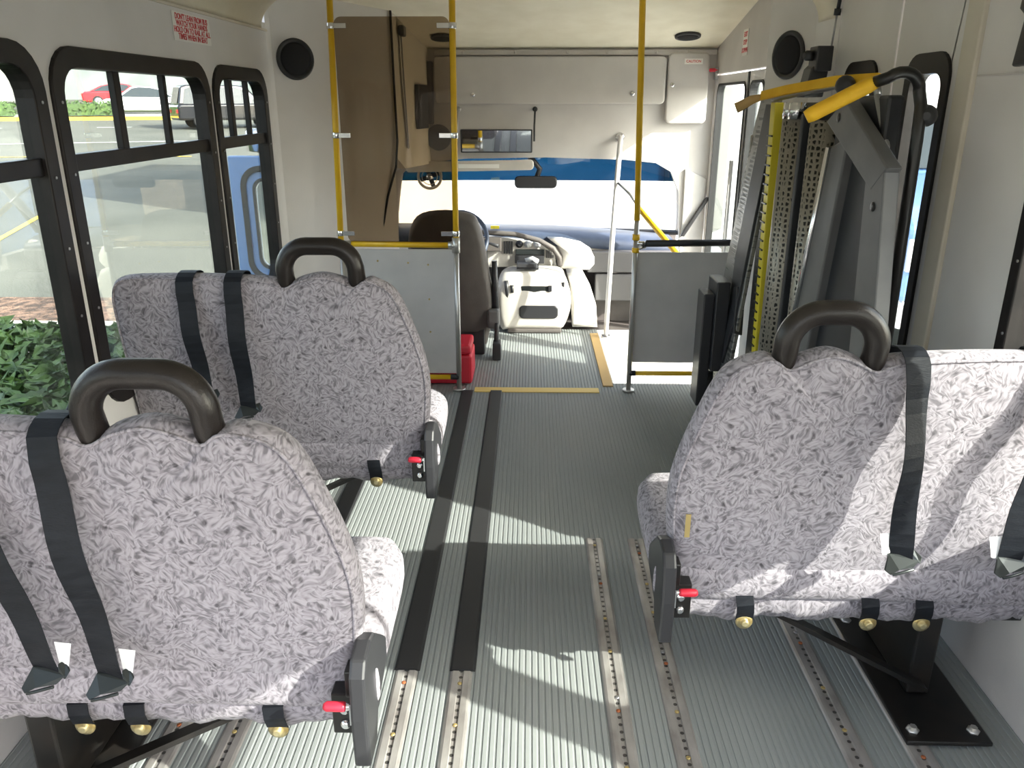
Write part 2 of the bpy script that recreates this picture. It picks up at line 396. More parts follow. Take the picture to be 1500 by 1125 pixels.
# black cover strips between windows 1 and 2 are the frames themselves; pale trim post beside
# ceiling: flat panel, left and right coves, sloping front section
mb = MB(); ZC = 2.0
mb.box(-1.02, 1.02, -.6, 4.35, ZC, ZC+.05); mb.build('ceiling', 'headliner', kind='structure')
def cove(name, s, y0, y1, xw):
    mb = MB(); pts = []
    zb = 1.828
    for i in range(13):
        a = R(90*i/12); pts.append((s*(1.0+ (abs(xw)-1.0)*math.sin(a)), zb + (ZC-zb)*math.cos(a)))
    # bulging lining between wall line and ceiling
    vs = []; n = len(pts)
    for y in (y0, y1):
        for x, z in pts: vs.append((x, y, z))
    vs += [(s*(abs(xw)+.05), y0, ZC+.05), (s*(abs(xw)+.05), y1, ZC+.05)]
    fs = [(i, i+1, n+i+1, n+i) for i in range(n-1)]
    k0, k1 = 2*n, 2*n+1
    fs += [tuple(list(range(n))+[k0]), tuple([n+i for i in range(n)]+[k1]), (0, n, k1, k0), (n-1, 2*n-1, k1, k0)]
    mb.add(vs, fs, True); return mb.build(name, 'headliner', kind='structure')
cove('trim_1', -1, -.6, 4.10, XL)
cove('trim_2', 1, 3.60, 3.84, XR)
cove('trim_3', 1, -.6, .9, XR)
# pale seam beads where the wall meets the cove
mb = MB(); mb.box(XL-.001, XL+.006, -.6, 4.17, 1.822, 1.832); mb.build('trim_4', 'cream_plastic', kind='structure')
# lower wall kick panels
mb = MB(); mb.box(XR-.02, XR-.001, -.6, 2.4, 0, .42); mb.build('baseboard_right', 'grey_panel', kind='structure', bevel=.004)
mb = MB(); mb.box(XL+.001, XL+.02, -.6, 4.1, 0, .42); mb.build('baseboard_left', 'grey_panel', kind='structure', bevel=.004)

# front ceiling slope over the cab
mb = MB()
mb.add([(-1.02,4.35,2.0),(1.14,4.35,2.0),(1.16,5.36,1.80),(-.66,5.36,1.80),(-.74,4.60,1.955),(-1.3,4.35,2.0), (1.3,4.35,2.0),(1.3,5.36,1.80)], [(0,1,2,3,4),(1,6,7,2)])
mb.add([(-1.35,4.30,2.06),(1.35,4.30,2.06),(1.35,5.45,1.87),(-1.35,5.45,1.87),(-1.35,4.30,2.005),(1.35,4.30,2.005),(1.35,5.45,1.815),(-1.35,5.45,1.815)], [(0,1,2,3),(7,6,5,4),(0,1,5,4),(1,2,6,5),(2,3,7,6),(3,0,4,7)])
mb.build('ceiling_front', 'headliner', kind='structure')

# left angled panel between body wall and cab, right angled panel with speaker
def slab(name, m, pts, th, z0, z1, **kw):    # vertical slab following plan points, thickness outwards
    mb = MB(); n = len(pts); vs = []
    for i, p in enumerate(pts):
        p = Vector((*p, 0)); a = Vector((*pts[max(0,i-1)],0)); b = Vector((*pts[min(n-1,i+1)],0)); t = (b-a).normalized(); q = Vector((t.y,-t.x,0))*th
        vs += [(p.x,p.y,z0),(p.x+q.x,p.y+q.y,z0),(p.x+q.x,p.y+q.y,z1),(p.x,p.y,z1)]
    fs = [(4*i+k, 4*i+(k+1)%4, 4*i+4+(k+1)%4, 4*i+4+k) for i in range(n-1) for k in range(4)]+[(0,1,2,3),(4*n-1,4*n-2,4*n-3,4*n-4)]
    mb.add(vs, fs); return mb.build(name, m, **kw)
slab('wall_front_left', 'wall_laminate', [(XL,4.16),(-1.27,4.20),(-.755,4.60)], -.05, -.06, 2.0, kind='structure')
slab('wall_front_right', 'wall_laminate', [(XR,3.57),(XR,3.86),(1.125,4.14)], .05, -.06, 2.02, kind='structure')
# outer body skin right of the entry and left cab side
mb = MB(); mb.box(-1.33, -1.28, 4.16, 4.66, -.06, 2.02); mb.box(-1.33,-.80,4.66,4.70,-.06,2.02); mb.build('wall_left_outer', 'white_paint_metal', kind='structure')

# door header panel over the entry and its fascia
plate('wall_entry_header', [(4.13,1.665),(5.36,1.665),(5.36,2.02),(4.13,2.02)], [], YZ(1.135), .05, 'front_vinyl', kind='structure')

# front bulkhead over the windscreen, arched lower edge
low = [(-.98,.70),(-.94,.95),(-.90,1.06),(-.80,1.125),(-.4,1.16),(.1,1.168),(.6,1.155),(.80,1.135),(.90,1.08),(.955,.96),(.985,.62),(1.01,.45),(1.135,.45),(1.135,.93),(1.19,1.06)]
plate('wall_front', [(-1.3,1.82)]+[(-1.3,.70)]+low+[(1.19,1.82)], [], XZ(5.3,1), .05, 'front_vinyl', kind='structure')
mb = MB(); mb.box(1.135,1.185,5.275,5.30,-.5,1.70); mb.build('trim_5','white_paint_metal',kind='structure',bevel=.008)
# cab left side (cream pillar cover with black strip) above driver door
def cab_side():
    mb = MB()
    prof = [(4.60,2.0),(4.60,1.30),(4.62,1.20),(4.75,1.14),(5.30,1.13),(5.30,1.82)]
    pts = [(-.745+(y-4.60)*.15, y, z) for y, z in prof]
    mb.prism(pts, (-.06,0,0)); mb.build('wall_cab_left', 'cream_plastic', kind='structure')
    mb = MB(); mb.tube([(-.745,4.60,1.99),(-.742,4.598,1.6),(-.738,4.60,1.30),(-.75,4.585,1.16),(-.80,4.56,1.0),(-.84,4.545,.8),(-.86,4.54,.5),(-.86,4.54,.1)], .0065, 8)
    mb.build('trim_6', 'black_rubber', kind='structure')
    mb = MB(); mb.box(-.88,-.80,4.59,4.65,-.3,1.3); mb.build('wall_door_pillar','front_vinyl',kind='structure',bevel=.01)
    # A pillar beside the windscreen, left
    mb = MB(); mb.tube([(-.80,5.30,1.13),(-.86,5.36,1.08),(-.90,5.50,.98),(-.985,5.85,.74),(-1.02,6.05,.58)], .032, 10); mb.build('trim_7','front_vinyl',kind='structure')
cab_side()

# ------------------------------------------------------------------ windscreen, dash, front body
ws = empty('window_7', (0,5.75,.85), kind='structure')
def wsp(u, t): # u -1..1 , t 0 top..1 bottom
    y = 5.36 + t*.78 - (u*u)*.16*t; z = 1.19 - t*.60
    return (u*(1.0+.09*t)+.02, y, z)
def ws_grid(t0, t1, n=14):
    mb = MB(); vs = []
    for i in range(n+1):
        for k in range(5): vs.append(wsp(-1+2*i/n, t0+(t1-t0)*k/4))
    mb.add(vs, [(i*5+k, i*5+k+1, i*5+k+6, i*5+k+5) for i in range(n) for k in range(4)], True); return mb
ws_grid(.32, 1).build('pane', 'windscreen_glass', ws)
ws_grid(0, .32).build('tinted_band', 'blue_band_glass', ws, label='blue tinted band along the top of the glass')
mb = MB(); mb.tube([wsp(-1,0),wsp(-1,.5),wsp(-1,1)]+[wsp(-1+2*i/10,1.01) for i in range(1,10)]+[wsp(1,1),wsp(1,.5),wsp(1,0)], .022, 8)
mb.build('gasket', 'black_rubber', ws)
# header roof between bulkhead and windscreen top
mb = MB(); mb.box(-1.15,1.15,5.34,5.46,1.20,1.86); mb.build('wall_cap','white_paint_metal',kind='structure')
mb = MB(); mb.tube([(.93,5.33,1.10),(.99,5.45,1.02),(1.07,5.80,.78),(1.11,6.02,.60)], .03, 10); mb.build('trim_8','front_vinyl',kind='structure')
# bonnet and cowl outside
mb = MB(); mb.prism([(-1.05,6.18,.53),(-.95,7.0,.30),(-.9,7.15,.05),(-.9,7.15,-.45),(-1.05,6.22,-.45)],(2.1,0,0))
mb.build('wall_bonnet','paint_blue',kind='structure',bevel=.03)
mb = MB(); mb.box(-1.0,1.1,6.08,6.13,-.4,.56); mb.build('wall_firewall','driver_vinyl',kind='structure')
mb = MB(); mb.box(1.02,1.08,5.42,6.1,-.4,.50); mb.build('wall_cab_lower_right','cab_beige',kind='structure')
mb = MB(); mb.box(-1.0,1.05,5.42,6.08,-.06,-.004); mb.build('floor_cab','driver_vinyl',kind='structure')
plate('wall_cab_lower_left', [(4.66,-.3),(5.62,-.3),(5.62,.50),(4.66,.44)], [], YZ(-1.0,-1), .05, 'cab_beige', kind='structure')

# cab side door frame on the right: grey triangular panel and dark diagonal frame
mb = MB(); mb.prism([(.985,5.28,1.10),(1.125,5.28,1.04),(1.125,5.28,.92),(.99,5.28,.66)],(0,.03,0)); mb.build('trim_9','grey_panel',kind='structure',bevel=.006)
mb = MB(); mb.obox((1.065,5.262,.80),(.014,0,.0),(0,.012,0),(.075,0,.125)); mb.build('trim_10','black_plastic',kind='structure',bevel=.005)

# ------------------------------------------------------------------ stepwell and entry door
mb = MB()
mb.box(.47,.48,4.28,5.42,-.62,-.004); mb.box(.48,1.18,4.22,4.28,-.62,-.004); mb.box(.48,1.18,5.36,5.42,-.62,-.004)
mb.box(.48,.84,4.28,5.36,-.30,-.25); mb.box(.84,.85,4.28,5.36,-.56,-.25); mb.box(.85,1.18,4.28,5.36,-.60,-.55)
mb.build('floor_stepwell','pale_pavement',kind='structure')
mb = MB(); mb.box(.415,.47,4.22,5.30,-.002,.006); mb.build('step_edge_strip','tan_strip', label='tan edge strip along the top of the entry stepwell', cat='edge strip')
mb = MB(); mb.box(-.30,.385,4.115,4.185,-.001,.0045); mb.build('floor_marking_strip','yellow_tape', label='worn yellow strip across the aisle floor between the two partitions', cat='marking strip')
def entry_door():
    d = empty('door_1', (1.16,4.7,-.55), kind='structure')
    for a, b, nm in ((4.17,4.50,'door_leaf'),(4.53,5.27,'door_leaf')):
        plate(nm, [(a,-.5),(b,-.5),(b,1.655),(a,1.655)], [rrect(a+.035,b-.035,-.35,.45,.05), rrect(a+.035,b-.035,.52,1.60,.05)], YZ(1.145), .03, 'white_paint_metal', d, bevel=.004)
        g = MB(); g.box(1.158,1.161,a+.04,b-.04,-.36,.46); g.box(1.158,1.161,a+.04,b-.04,.51,1.59); g.build('pane','window_glass',d)
        plate('pane_gasket', rrect(a+.027,b-.027,.512,1.608,.055), [rrect(a+.040,b-.040,.525,1.595,.05)], YZ(1.139), .04, 'black_rubber', d)
    mb = MB(); mb.box(1.14,1.17,4.50,4.53,-.5,1.655); mb.build('edge_seal','black_rubber',d)
    mb = MB(); mb.cyl((1.10,4.56,.2),(1.10,4.56,1.2),.012,10); mb.build('door_handle','white_paint_metal',d)
entry_door()

# ------------------------------------------------------------------ lift doorway doors in the right wall (double doors, each with a tall narrow window)
def lift_door(n, a, b, w0, w1):
    d = empty('door_%d' % n, (XR, (a+b)/2, 0), kind='structure')
    plate('door_leaf', [(a,0.0),(b,0.0),(b,2.0),(a,2.0)], [rrect(w0,w1,SILL,HEAD,.07)], YZ(XR), .045, 'wall_laminate', d, bevel=.006)
    plate('window_frame', rrect(w0-.012,w1+.012,SILL-.012,HEAD+.012,.08), [rrect(w0+.03,w1-.03,SILL+.03,HEAD-.05,.05)], lambda u,v,q:(XR-.010+q,u,v), .05, 'window_frame_black', d, bevel=.004)
    g = MB(); g.box(XR+.018,XR+.021,w0+.01,w1-.01,SILL+.01,HEAD-.01); g.build('pane','window_glass',d)
lift_door(2, 2.53, 2.985, 2.585, 2.86)
lift_door(3, 2.995, 3.565, 3.12, 3.42)
mb = MB(); mb.box(XR-.012,XR+.045,2.435,2.525,0,2.0); mb.build('trim_11','cream_plastic',kind='structure',bevel=.005)
mb = MB(); mb.box(XR-.005,XR+.0,.9,2.42,1.568,1.573); mb.build('trim_12','front_vinyl',kind='structure')
mb = MB(); mb.box(XR+.0,XR+.05,2.43,3.60,1.995,2.05); mb.build('trim_13','wall_laminate',kind='structure')
mb = MB(); mb.box(1.0,XR+.05,.9,3.60,2.0,2.05); mb.build('ceiling_edge','headliner',kind='structure')
mb = MB(); mb.box(1.0,1.35,3.55,4.35,2.0,2.05); mb.box(-1.35,-1.0,4.05,4.35,2.0,2.05); mb.build('ceiling_corner','headliner',kind='structure')
# roof skin closes the shell
mb = MB(); mb.box(-1.30,1.30,-.6,4.4,2.055,2.08); mb.build('ceiling_roof_skin','white_paint_metal',kind='structure')

# ------------------------------------------------------------------ seat tracks
def track(x, y0, y1, label, w=.062, scr=0):
    t = empty('seat_track', (x,(y0+y1)/2,0), label, 'floor track', 'aluminium seat tracks in the floor')
    mb = MB()
    h = .006; g = .007
    prof = [(-w/2,0),(-w/2+.003,h*.6),(-w/2+.008,h),(-g,h),(-g+.002,h*.3),(g-.002,h*.3),(g,h),(w/2-.008,h),(w/2-.003,h*.6),(w/2,0)]
    n = len(prof); vs = []
    for y in (y0, y1):
        for px_, pz in prof: vs.append((x+px_, y, pz))
    mb.add(vs, [(i,i+1,n+i+1,n+i) for i in range(n-1)]+[tuple(range(n)), tuple(range(n,2*n))]); mb.build('rail','aluminium_track',t)
    y = y1-.05; k = 0
    while y > y0+.05:
        mb = MB(); mb.lathe((x+.001*((k*7)%3-1),y,.0045),(0,0,1),[(.0062,0),(.0058,.0022),(.003,.0035)],10)
        mb.build('screw', ('rust','bolt_brass','bolt_brass','steel')[(k*5+scr)%4], t)
        y -= (.19,.155,.19,.05)[(k+scr)%4]; k += 1
    return t
track(-.335,-.5,1.83,'bare aluminium seat track nearest the left seats, beyond the end of its black cover')
track(-.182,-.5,1.83,'second bare aluminium track from the left seats, at the aisle centre edge', scr=1)
track(.240,-.5,2.56,'left of the two aluminium tracks running beside the right seat, along the aisle', scr=2)
track(.392,-.5,2.56,'aluminium track in the aisle floor just left of the right seat pedestal', scr=3)
track(.802,-.5,2.42,'aluminium track under the right seat, left of the diagonal brace', scr=1)
track(.962,-.5,2.42,'aluminium track under the right seat, next to its leg base plate', scr=2)
track(-.885,-.5,4.05,'aluminium track under the near left seat, closest to the left wall', scr=3)
track(-.735,-.5,1.83,'aluminium track under the near left seat, second from the left wall', scr=0)
def cover(x, y0, y1, label):
    mb = MB(); w = .036
    mb.add([(x-w,y0,0),(x-w*.8,y0,.007),(x+w*.8,y0,.007),(x+w,y0,0),(x-w,y1,0),(x-w*.8,y1,.007),(x+w*.8,y1,.007),(x+w,y1,0)],
           [(0,1,5,4),(1,2,6,5),(2,3,7,6),(0,1,2,3),(4,5,6,7),(0,3,7,4)])
    mb.build('track_cover','black_rubber', label=label, cat='track cover', group='black rubber covers over the left tracks')
cover(-.335,1.835,4.13,'black rubber track cover along the aisle, the left of the two beside each other')
cover(-.180,1.835,4.13,'black rubber track cover along the aisle, the right of the two beside each other')
cover(-.720,1.835,4.05,'black rubber track cover partly hidden under the far left seat')

# ------------------------------------------------------------------ passenger seats
def bench(name, label, side, xa, xw, yb, hL, hR, belts, bolts, tagx=None, ZT=1.0, ZS=.385, ZB=.30):
    """side=+1: aisle edge lies at +X side of seat (left seats); xa aisle x, xw wall x; yb nominal back plane"""
    root = empty(name, ((xa+xw)/2, yb+.25, 0), label, 'seat', 'double passenger seats in patterned grey fabric')
    W = abs(xa-xw); s = side
    X = lambda u: xa - s*u                      # u: distance from aisle edge toward the wall
    k = .13                                     # recline: top leans to the rear
    def Y(z, off=0): return yb + .03 - k*(z-.70) + off
    th = .085
    # outline, counter-clockwise in (u, z)
    h1, h2 = sorted((abs(hL-xa), abs(hR-xa)))   # handle feet measured from the aisle edge
    MZ = lambda z: ZS+(z-.422)*(ZT-ZS)/(1.0-.422)
    ol = []
    key = [(.075,.425),(.030,.465),(.010,.54),(0,.64),(.003,.72),(.022,.80),(.050,.88),(.075,.94),(.100,.975),(.140,.997),
           (h1-.035,1.004),(h1,.985),(h1+.045,1.004),((h1+h2)/2,1.016),(h2-.045,1.004),(h2,.985),(h2+.05,1.002),(W*.66,1.010),(W*.8,1.010),(W-.07,1.006),(W-.025,.992),(W-.006,.955),(W,.90),(W,.75),(W-.004,.55),(W-.012,.47),(W-.04,.43),(W-.12,.423),(W*.6,.422),(W*.4,.422),(.14,.422)]
    key = [(u, MZ(z)) for u, z in key]
    # Catmull-Rom smoothing
    n = len(key)
    for i in range(n):
        p0,p1,p2,p3 = key[i-1],key[i],key[(i+1)%n],key[(i+2)%n]
        for t in (0,.25,.5,.75):
            f = lambda a,b,c,d: .5*((2*b)+(-a+c)*t+(2*a-5*b+4*c-d)*t*t+(-a+3*b-3*c+d)*t**3)
            ol.append((f(p0[0],p1[0],p2[0],p3[0]), f(p0[1],p1[1],p2[1],p3[1])))
    mb = MB(); mb.pillow(ol, lambda u,z,h: (X(u), Y(z)+th/2+.01+h, z), th, .035, 6, .012)
    back = mb.build('backrest','seat_fabric',root)
    # piping seam along the rear edge
    mb = MB(); cx = W/2; cz = .71; pts = []
    for u, z in ol:
        if z > .5:
            d = math.hypot(u-cx, z-cz); kk = (d-.012)/d
            pts.append((X(cx+(u-cx)*kk), Y(z)+.016, cz+(z-cz)*kk))
    # start after the gap at the bottom
    mb.tube(pts, .0035, 6); mb.build('piping','seat_fabric',back)
    # cushion
    oc = [(-.012+.03, .07),(-.014,.12),(-.016,.30),(-.010,.50),(.015,.555),(.06,.575),(W*.5,.578),(W-.06,.575),(W-.01,.54),(W,.3),(W,.1),(W-.03,.06),(W/2,.06)]
    o2 = []; n = len(oc)
    for i in range(n):
        p0,p1,p2,p3 = oc[i-1],oc[i],oc[(i+1)%n],oc[(i+2)%n]
        for t in (0,.33,.66):
            f = lambda a,b,c,d: .5*((2*b)+(-a+c)*t+(2*a-5*b+4*c-d)*t*t+(-a+3*b-3*c+d)*t**3)
            o2.append((f(p0[0],p1[0],p2[0],p3[0]), f(p0[1],p1[1],p2[1],p3[1])))
    mb = MB(); mb.pillow(o2, lambda u,v,h: (X(u), yb+v, .400+h), .125, .05, 6, .010); mb.build('seat_cushion','seat_fabric',root)
    # fabric skirt below the seam, with scalloped lower edge
    mb = MB(); vs = []; N = 48; y0 = Y(ZS)+.010
    for i in range(N+1):
        u = .07+(W-.08)*i/N
        wav = .004*math.sin(i*1.9)+.003*math.sin(i*.7)
        zb = ZB+.005*math.sin(i*.55+1)
        for j in range(5):
            t = j/4; z = (ZS+.006)*(1-t)+zb*t
            vs.append((X(u), y0+.018*math.sin(t*3.14)*-.5+wav*t + .012*t, z))
        vs.append((X(u), y0+wav+.035, zb+.004))
    mb.add(vs, [(i*6+j, i*6+j+1, i*6+j+7, i*6+j+6) for i in range(N) for j in range(5)], True)
    mb.box(min(X(.08),X(W-.02)),max(X(.08),X(W-.02)),y0+.022,y0+.05,ZB+.012,ZS)
    mb.build('fabric_skirt','seat_fabric',root)
    # grab handle
    y_h = Y(.99)+.045; rr = .0265; zt = ZT+.098; zf = ZT-.015; rad = .072; a0, a1 = min(hL,hR), max(hL,hR)
    lean = lambda z: y_h - .10*(z-.98)
    pts = [(a0, lean(zf-.03), zf-.03)] + [(a0, lean(zf), zf)]
    pts += [(a0+rad+rad*math.cos(R(a)), lean(zt), zt-rad+rad*math.sin(R(a))) for a in range(180,89,-9)]
    pts += [(a1-rad+rad*math.cos(R(a)), lean(zt), zt-rad+rad*math.sin(R(a))) for a in range(90,-1,-9)]
    pts += [(a1, lean(zf), zf),(a1, lean(zf-.03), zf-.03)]
    mb = MB(); mb.tube(pts, rr, 20); mb.build('grab_handle','handle_vinyl',root)
    # shoulder belts hanging free down the back
    for (xt, xb, zb, tag, tw) in belts:
        yt = Y(ZT); pts = []
        for dy, dz in ((.105,-.03),(.100,-.005),(.088,.010),(.070,.017),(.050,.0195),(.030,.017),(.012,.008),(0,-.004)): pts.append((xt, yt+dy, ZT+dz))
        for i in range(1,15):
            t = i/14; z = ZT-.012-(ZT-.012-zb)*t
            pts.append((xt+(xb-xt)*t, yt-.012-.012*math.sin(t*3.1)+.006*math.sin(t*11), z))
        wd = [(math.cos(a), math.sin(a), 0) for a in [0]*8+[tw*math.sin(i/14*4.5) for i in range(1,15)]]
        mb = MB(); mb.ribbon(pts, .052, .0022, wd); bl = mb.build('seat_belt','belt_web',root, bevel=0)
        y_e = yt-.016
        mb = MB()
        mb.prism([(xb-.026,y_e-.004,zb+.014),(xb+.026,y_e-.004,zb+.010),(xb+.040,y_e-.014,zb+.004),(xb+.024,y_e-.022,zb-.010),(xb-.010,y_e-.030,zb-.012),(xb-.030,y_e-.034,zb-.022),(xb-.040,y_e-.026,zb-.016)],(0,.006,0))
        mb.prism([(xb+.022,y_e-.004,zb+.020),(xb+.032,y_e+.006,zb+.022),(xb+.046,y_e-.010,zb+.010),(xb+.040,y_e-.018,zb-.002),(xb+.026,y_e-.012,zb)],(0,.004,0))
        mb.tube([(xb-.026,y_e-.034,zb-.021),(xb-.008,y_e-.034,zb-.016),(xb+.022,y_e-.026,zb-.011)],.0035,8)
        mb.build('latch_plate','latch_metal',bl,bevel=.0015)
        if tag:
            mb = MB(); mb.prism([(xb+tag*.018,y_e+.006,zb+.062),(xb+tag*.050,y_e+.004,zb+.060),(xb+tag*.040,y_e-.002,zb+.012),(xb+tag*.022,y_e+.002,zb+.006)],(0,.001,0))
            mb.build('care_tag','white_tag',bl)
    # anchor belts and gold bolts under the seam
    for x in bolts:
        y0b = Y(ZS)-.012
        mb = MB(); mb.ribbon([(x-.006,y0b+.03,ZS+.004),(x-.006,y0b+.004,ZS),(x-.003,y0b-.002,ZS-.022),(x,y0b+.002,ZS-.045),(x,y0b+.008,ZB+.012)], .042, .003, (1,0,0)); an = mb.build('anchor_belt','belt_web',root)
        mb = MB(); mb.lathe((x,y0b+.008,ZB+.008),(0,-1,0),[(.021,0),(.021,.003),(.013,.005),(.010,.005),(.010,.013),(.006,.015)],16); mb.build('anchor_bolt','zinc_gold',an)
    # recliner mechanism on the aisle side
    xi = X(.014); xo = X(-.018); lo, hi = min(xi,xo), max(xi,xo)
    prof = [(yb-.015,.285),(yb+.055,.285),(yb+.085,.34),(yb+.20,.38),(yb+.20,.43),(yb+.14,.48),(yb+.10,.512),(yb+.06,.525),(yb+.01,.518),(yb-.012,.49),(yb-.020,.40)]
    mb = MB(); mb.prism([(lo,y,z) for y,z in prof],(hi-lo,0,0)); mech = mb.build('recliner_cover','black_plastic',root,bevel=.006)
    mb = MB(); a = X(.062); b = X(.010); mb.box(min(a,b),max(a,b),yb+.03,yb+.07,.325,.42); mb.box(min(X(.03),X(.008)),max(X(.03),X(.008)),yb+.02,yb+.06,.42,.48); mb.build('recliner_bracket','seat_steel_black',root,bevel=.003)
    for zz in (.385,.350):
        mb = MB(); mb.lathe((X(.036),yb+.03,zz),(0,-1,0),[(.011,0),(.011,.004),(.006,.009)],12); mb.build('bracket_bolt','chrome',root)
    mb = MB(); mb.cyl((X(.010),yb+.0,.418),(X(.032),yb-.0,.418),.0065,10); mb.box(min(X(.012),X(.018)),max(X(.012),X(.018)),yb-.008,yb+.03,.380,.428); lev = mb.build('recliner_lever','chrome',root)
    mb = MB(); mb.lathe((X(.026),yb-.001,.418),(-s,0,0),[(.0085,0),(.0098,.004),(.0098,.036),(.006,.042)],14); mb.build('lever_grip','red_plastic',lev, label='red rubber grip')
    # steel frame rails under the cushion
    mb = MB()
    for yy in (.10,.45): mb.box(min(X(.02),X(W-.02)),max(X(.02),X(W-.02)),yb+yy,yb+yy+.035,.335,.360)
    mb.build('seat_frame','seat_steel_black',root,bevel=.004)
    # pedestal leg, base plate with bolts, brace, wall bracket
    xl = X(W*.78)
    mb = MB(); mb.box(xl-.03,xl+.03,yb+.14,yb+.42,.02,.345); mb.build('leg','seat_steel_black',root,bevel=.006)
    mb = MB(); mb.box(xl-.10,xl+.11,yb-.03,yb+.50,.0062,.018); bp = mb.build('base_plate','seat_steel_black',root,bevel=.003)
    for dx in (-.07,.08):
        for dy in (.01,.46):
            mb = MB(); mb.lathe((xl+dx,yb+dy,.018),(0,0,1),[(.016,0),(.016,.004),(.010,.006),(.009,.013)],6); mb.build('floor_bolt','galv',bp)
    mb = MB(); p0 = Vector((X(.20),yb+.13,.335)); p1 = Vector((xl-s*-.03,yb+.16,.05)); p1 = Vector((xl,yb+.12,.06)); mb.ribbon([p0,p1], .035,.012,(0,1,0)); mb.build('diagonal_brace','seat_steel_black',root)
    mb = MB(); w0, w1 = sorted((X(W+.0), X(W-.06))); mb.box(w0,w1,yb+.10,yb+.48,.28,.33); mb.build('wall_bracket','seat_steel_black',root,bevel=.003)
    if tagx:
        mb = MB(); mb.box(tagx-.006,tagx+.006,Y(.56)-.006,Y(.56)-.004,.54,.60); mb.build('maker_tag','bolt_brass',back,label='small brown and gold tag')
    return root
bench('passenger_seat','patterned grey double seat at near left, nearest the camera, beside the left wall',1,-.318,-1.262,1.22,-.752,-.548,
      [(-.816,-.768,.492,1,.25),(-.975,-.885,.505,1,.2)],[-.903,-.788,-.505],None,ZT=.975,ZS=.352,ZB=.288)
bench('passenger_seat','patterned grey double seat at far left, directly behind the grey partition with smoked panel',1,-.318,-1.279,2.33,-.735,-.520,
      [(-1.030,-1.000,.640,0,.15),(-.885,-.872,.595,0,.2)],[-.506,-.80,-.92],None,ZT=1.0,ZS=.385,ZB=.300)
bench('passenger_seat','patterned grey double seat on the right, in front of the folded wheelchair lift',-1,.330,1.235,1.61,.545,.735,
      [(.812,.837,.530,-1,.35),(1.095,1.080,.525,-1,.15)],[.535,.838,.968],.372,ZT=.988,ZS=.365,ZB=.283)

# ------------------------------------------------------------------ partitions and stanchions
def clamp(x, z, s, parent, y=YF):
    mb = MB(); mb.tube([(x,y,z-.014),(x,y,z+.014)], .0205, 14); mb.box(min(x+s*.015,x+s*.075),max(x+s*.015,x+s*.075),y-.012,y-.006,z-.012,z+.012)
    mb.build('clamp','chrome',parent,bevel=.002)
def left_partition():
    t = empty('driver_partition', (-.68,YF,0), 'grey modesty panel with yellow poles and smoked screen behind the driver, left of the aisle', 'partition')
    for x0, x1, nm in ((-.985,-.957,0),(-.385,-.377,0)):
        mb = MB(); mb.tube([(x0,YF,.80),(x1,YF,1.998)], .0155, 14); mb.build('pole','yellow_paint',t,label='yellow upper pole')
        mb = MB(); mb.tube([(x0,YF,.004),(x0,YF,.80)], .0135, 14); mb.cyl((x0,YF,.001),(x0,YF,.012),.035,14); mb.build('lower_pole','galv',t)
    plate('panel', rrect(-.975,-.372,.095,.775,.01), [], XZ(YF+.006), .012, 'grey_panel', t, bevel=.002)
    mb = MB()
    for x, z in ((-.80,.715),(-.64,.705),(-.535,.695),(-.535,.51),(-.535,.33),(-.385,.72),(-.385,.50)):
        mb.lathe((x,YF+.007,z),(0,-1,0),[(.006,0),(.005,.003),(.002,.005)],8)
    mb.build('panel_screws','bolt_brass',t)
    mb = MB(); mb.tube([(-.93,YF,.805),(-.425,YF,.800)], .0155, 14); mb.build('top_rail','yellow_paint',t)
    mb = MB(); mb.tube([(-.985,YF,.800),(-.93,YF,.805)],.019,12); mb.tube([(-.425,YF,.800),(-.385,YF,.800)],.019,12); mb.tube([(-.385,YF,.76),(-.385,YF,.84)],.021,12); mb.build('tee_fitting','galv',t)
    mb = MB(); mb.tube([(-.96,YF,.075),(-.43,YF,.075)], .0135, 12); mb.build('bottom_rail','yellow_paint',t)
    mb = MB(); mb.tube([(-.43,YF,.075),(-.385,YF,.075)],.016,12); mb.build('tee_fitting','black_plastic',t)
    plate('smoked_screen', rrect(-.945,-.392,.815,1.885,.035), [], XZ(YF-.009), .005, 'smoked_acrylic', t, label='smoked brown clear screen with rounded corners')
    for z in (.86,1.345,1.845):
        clamp(-.985+(z-.8)*.0233, z, 1, t); clamp(-.385+(z-.8)*.007, z, -1, t)
left_partition()
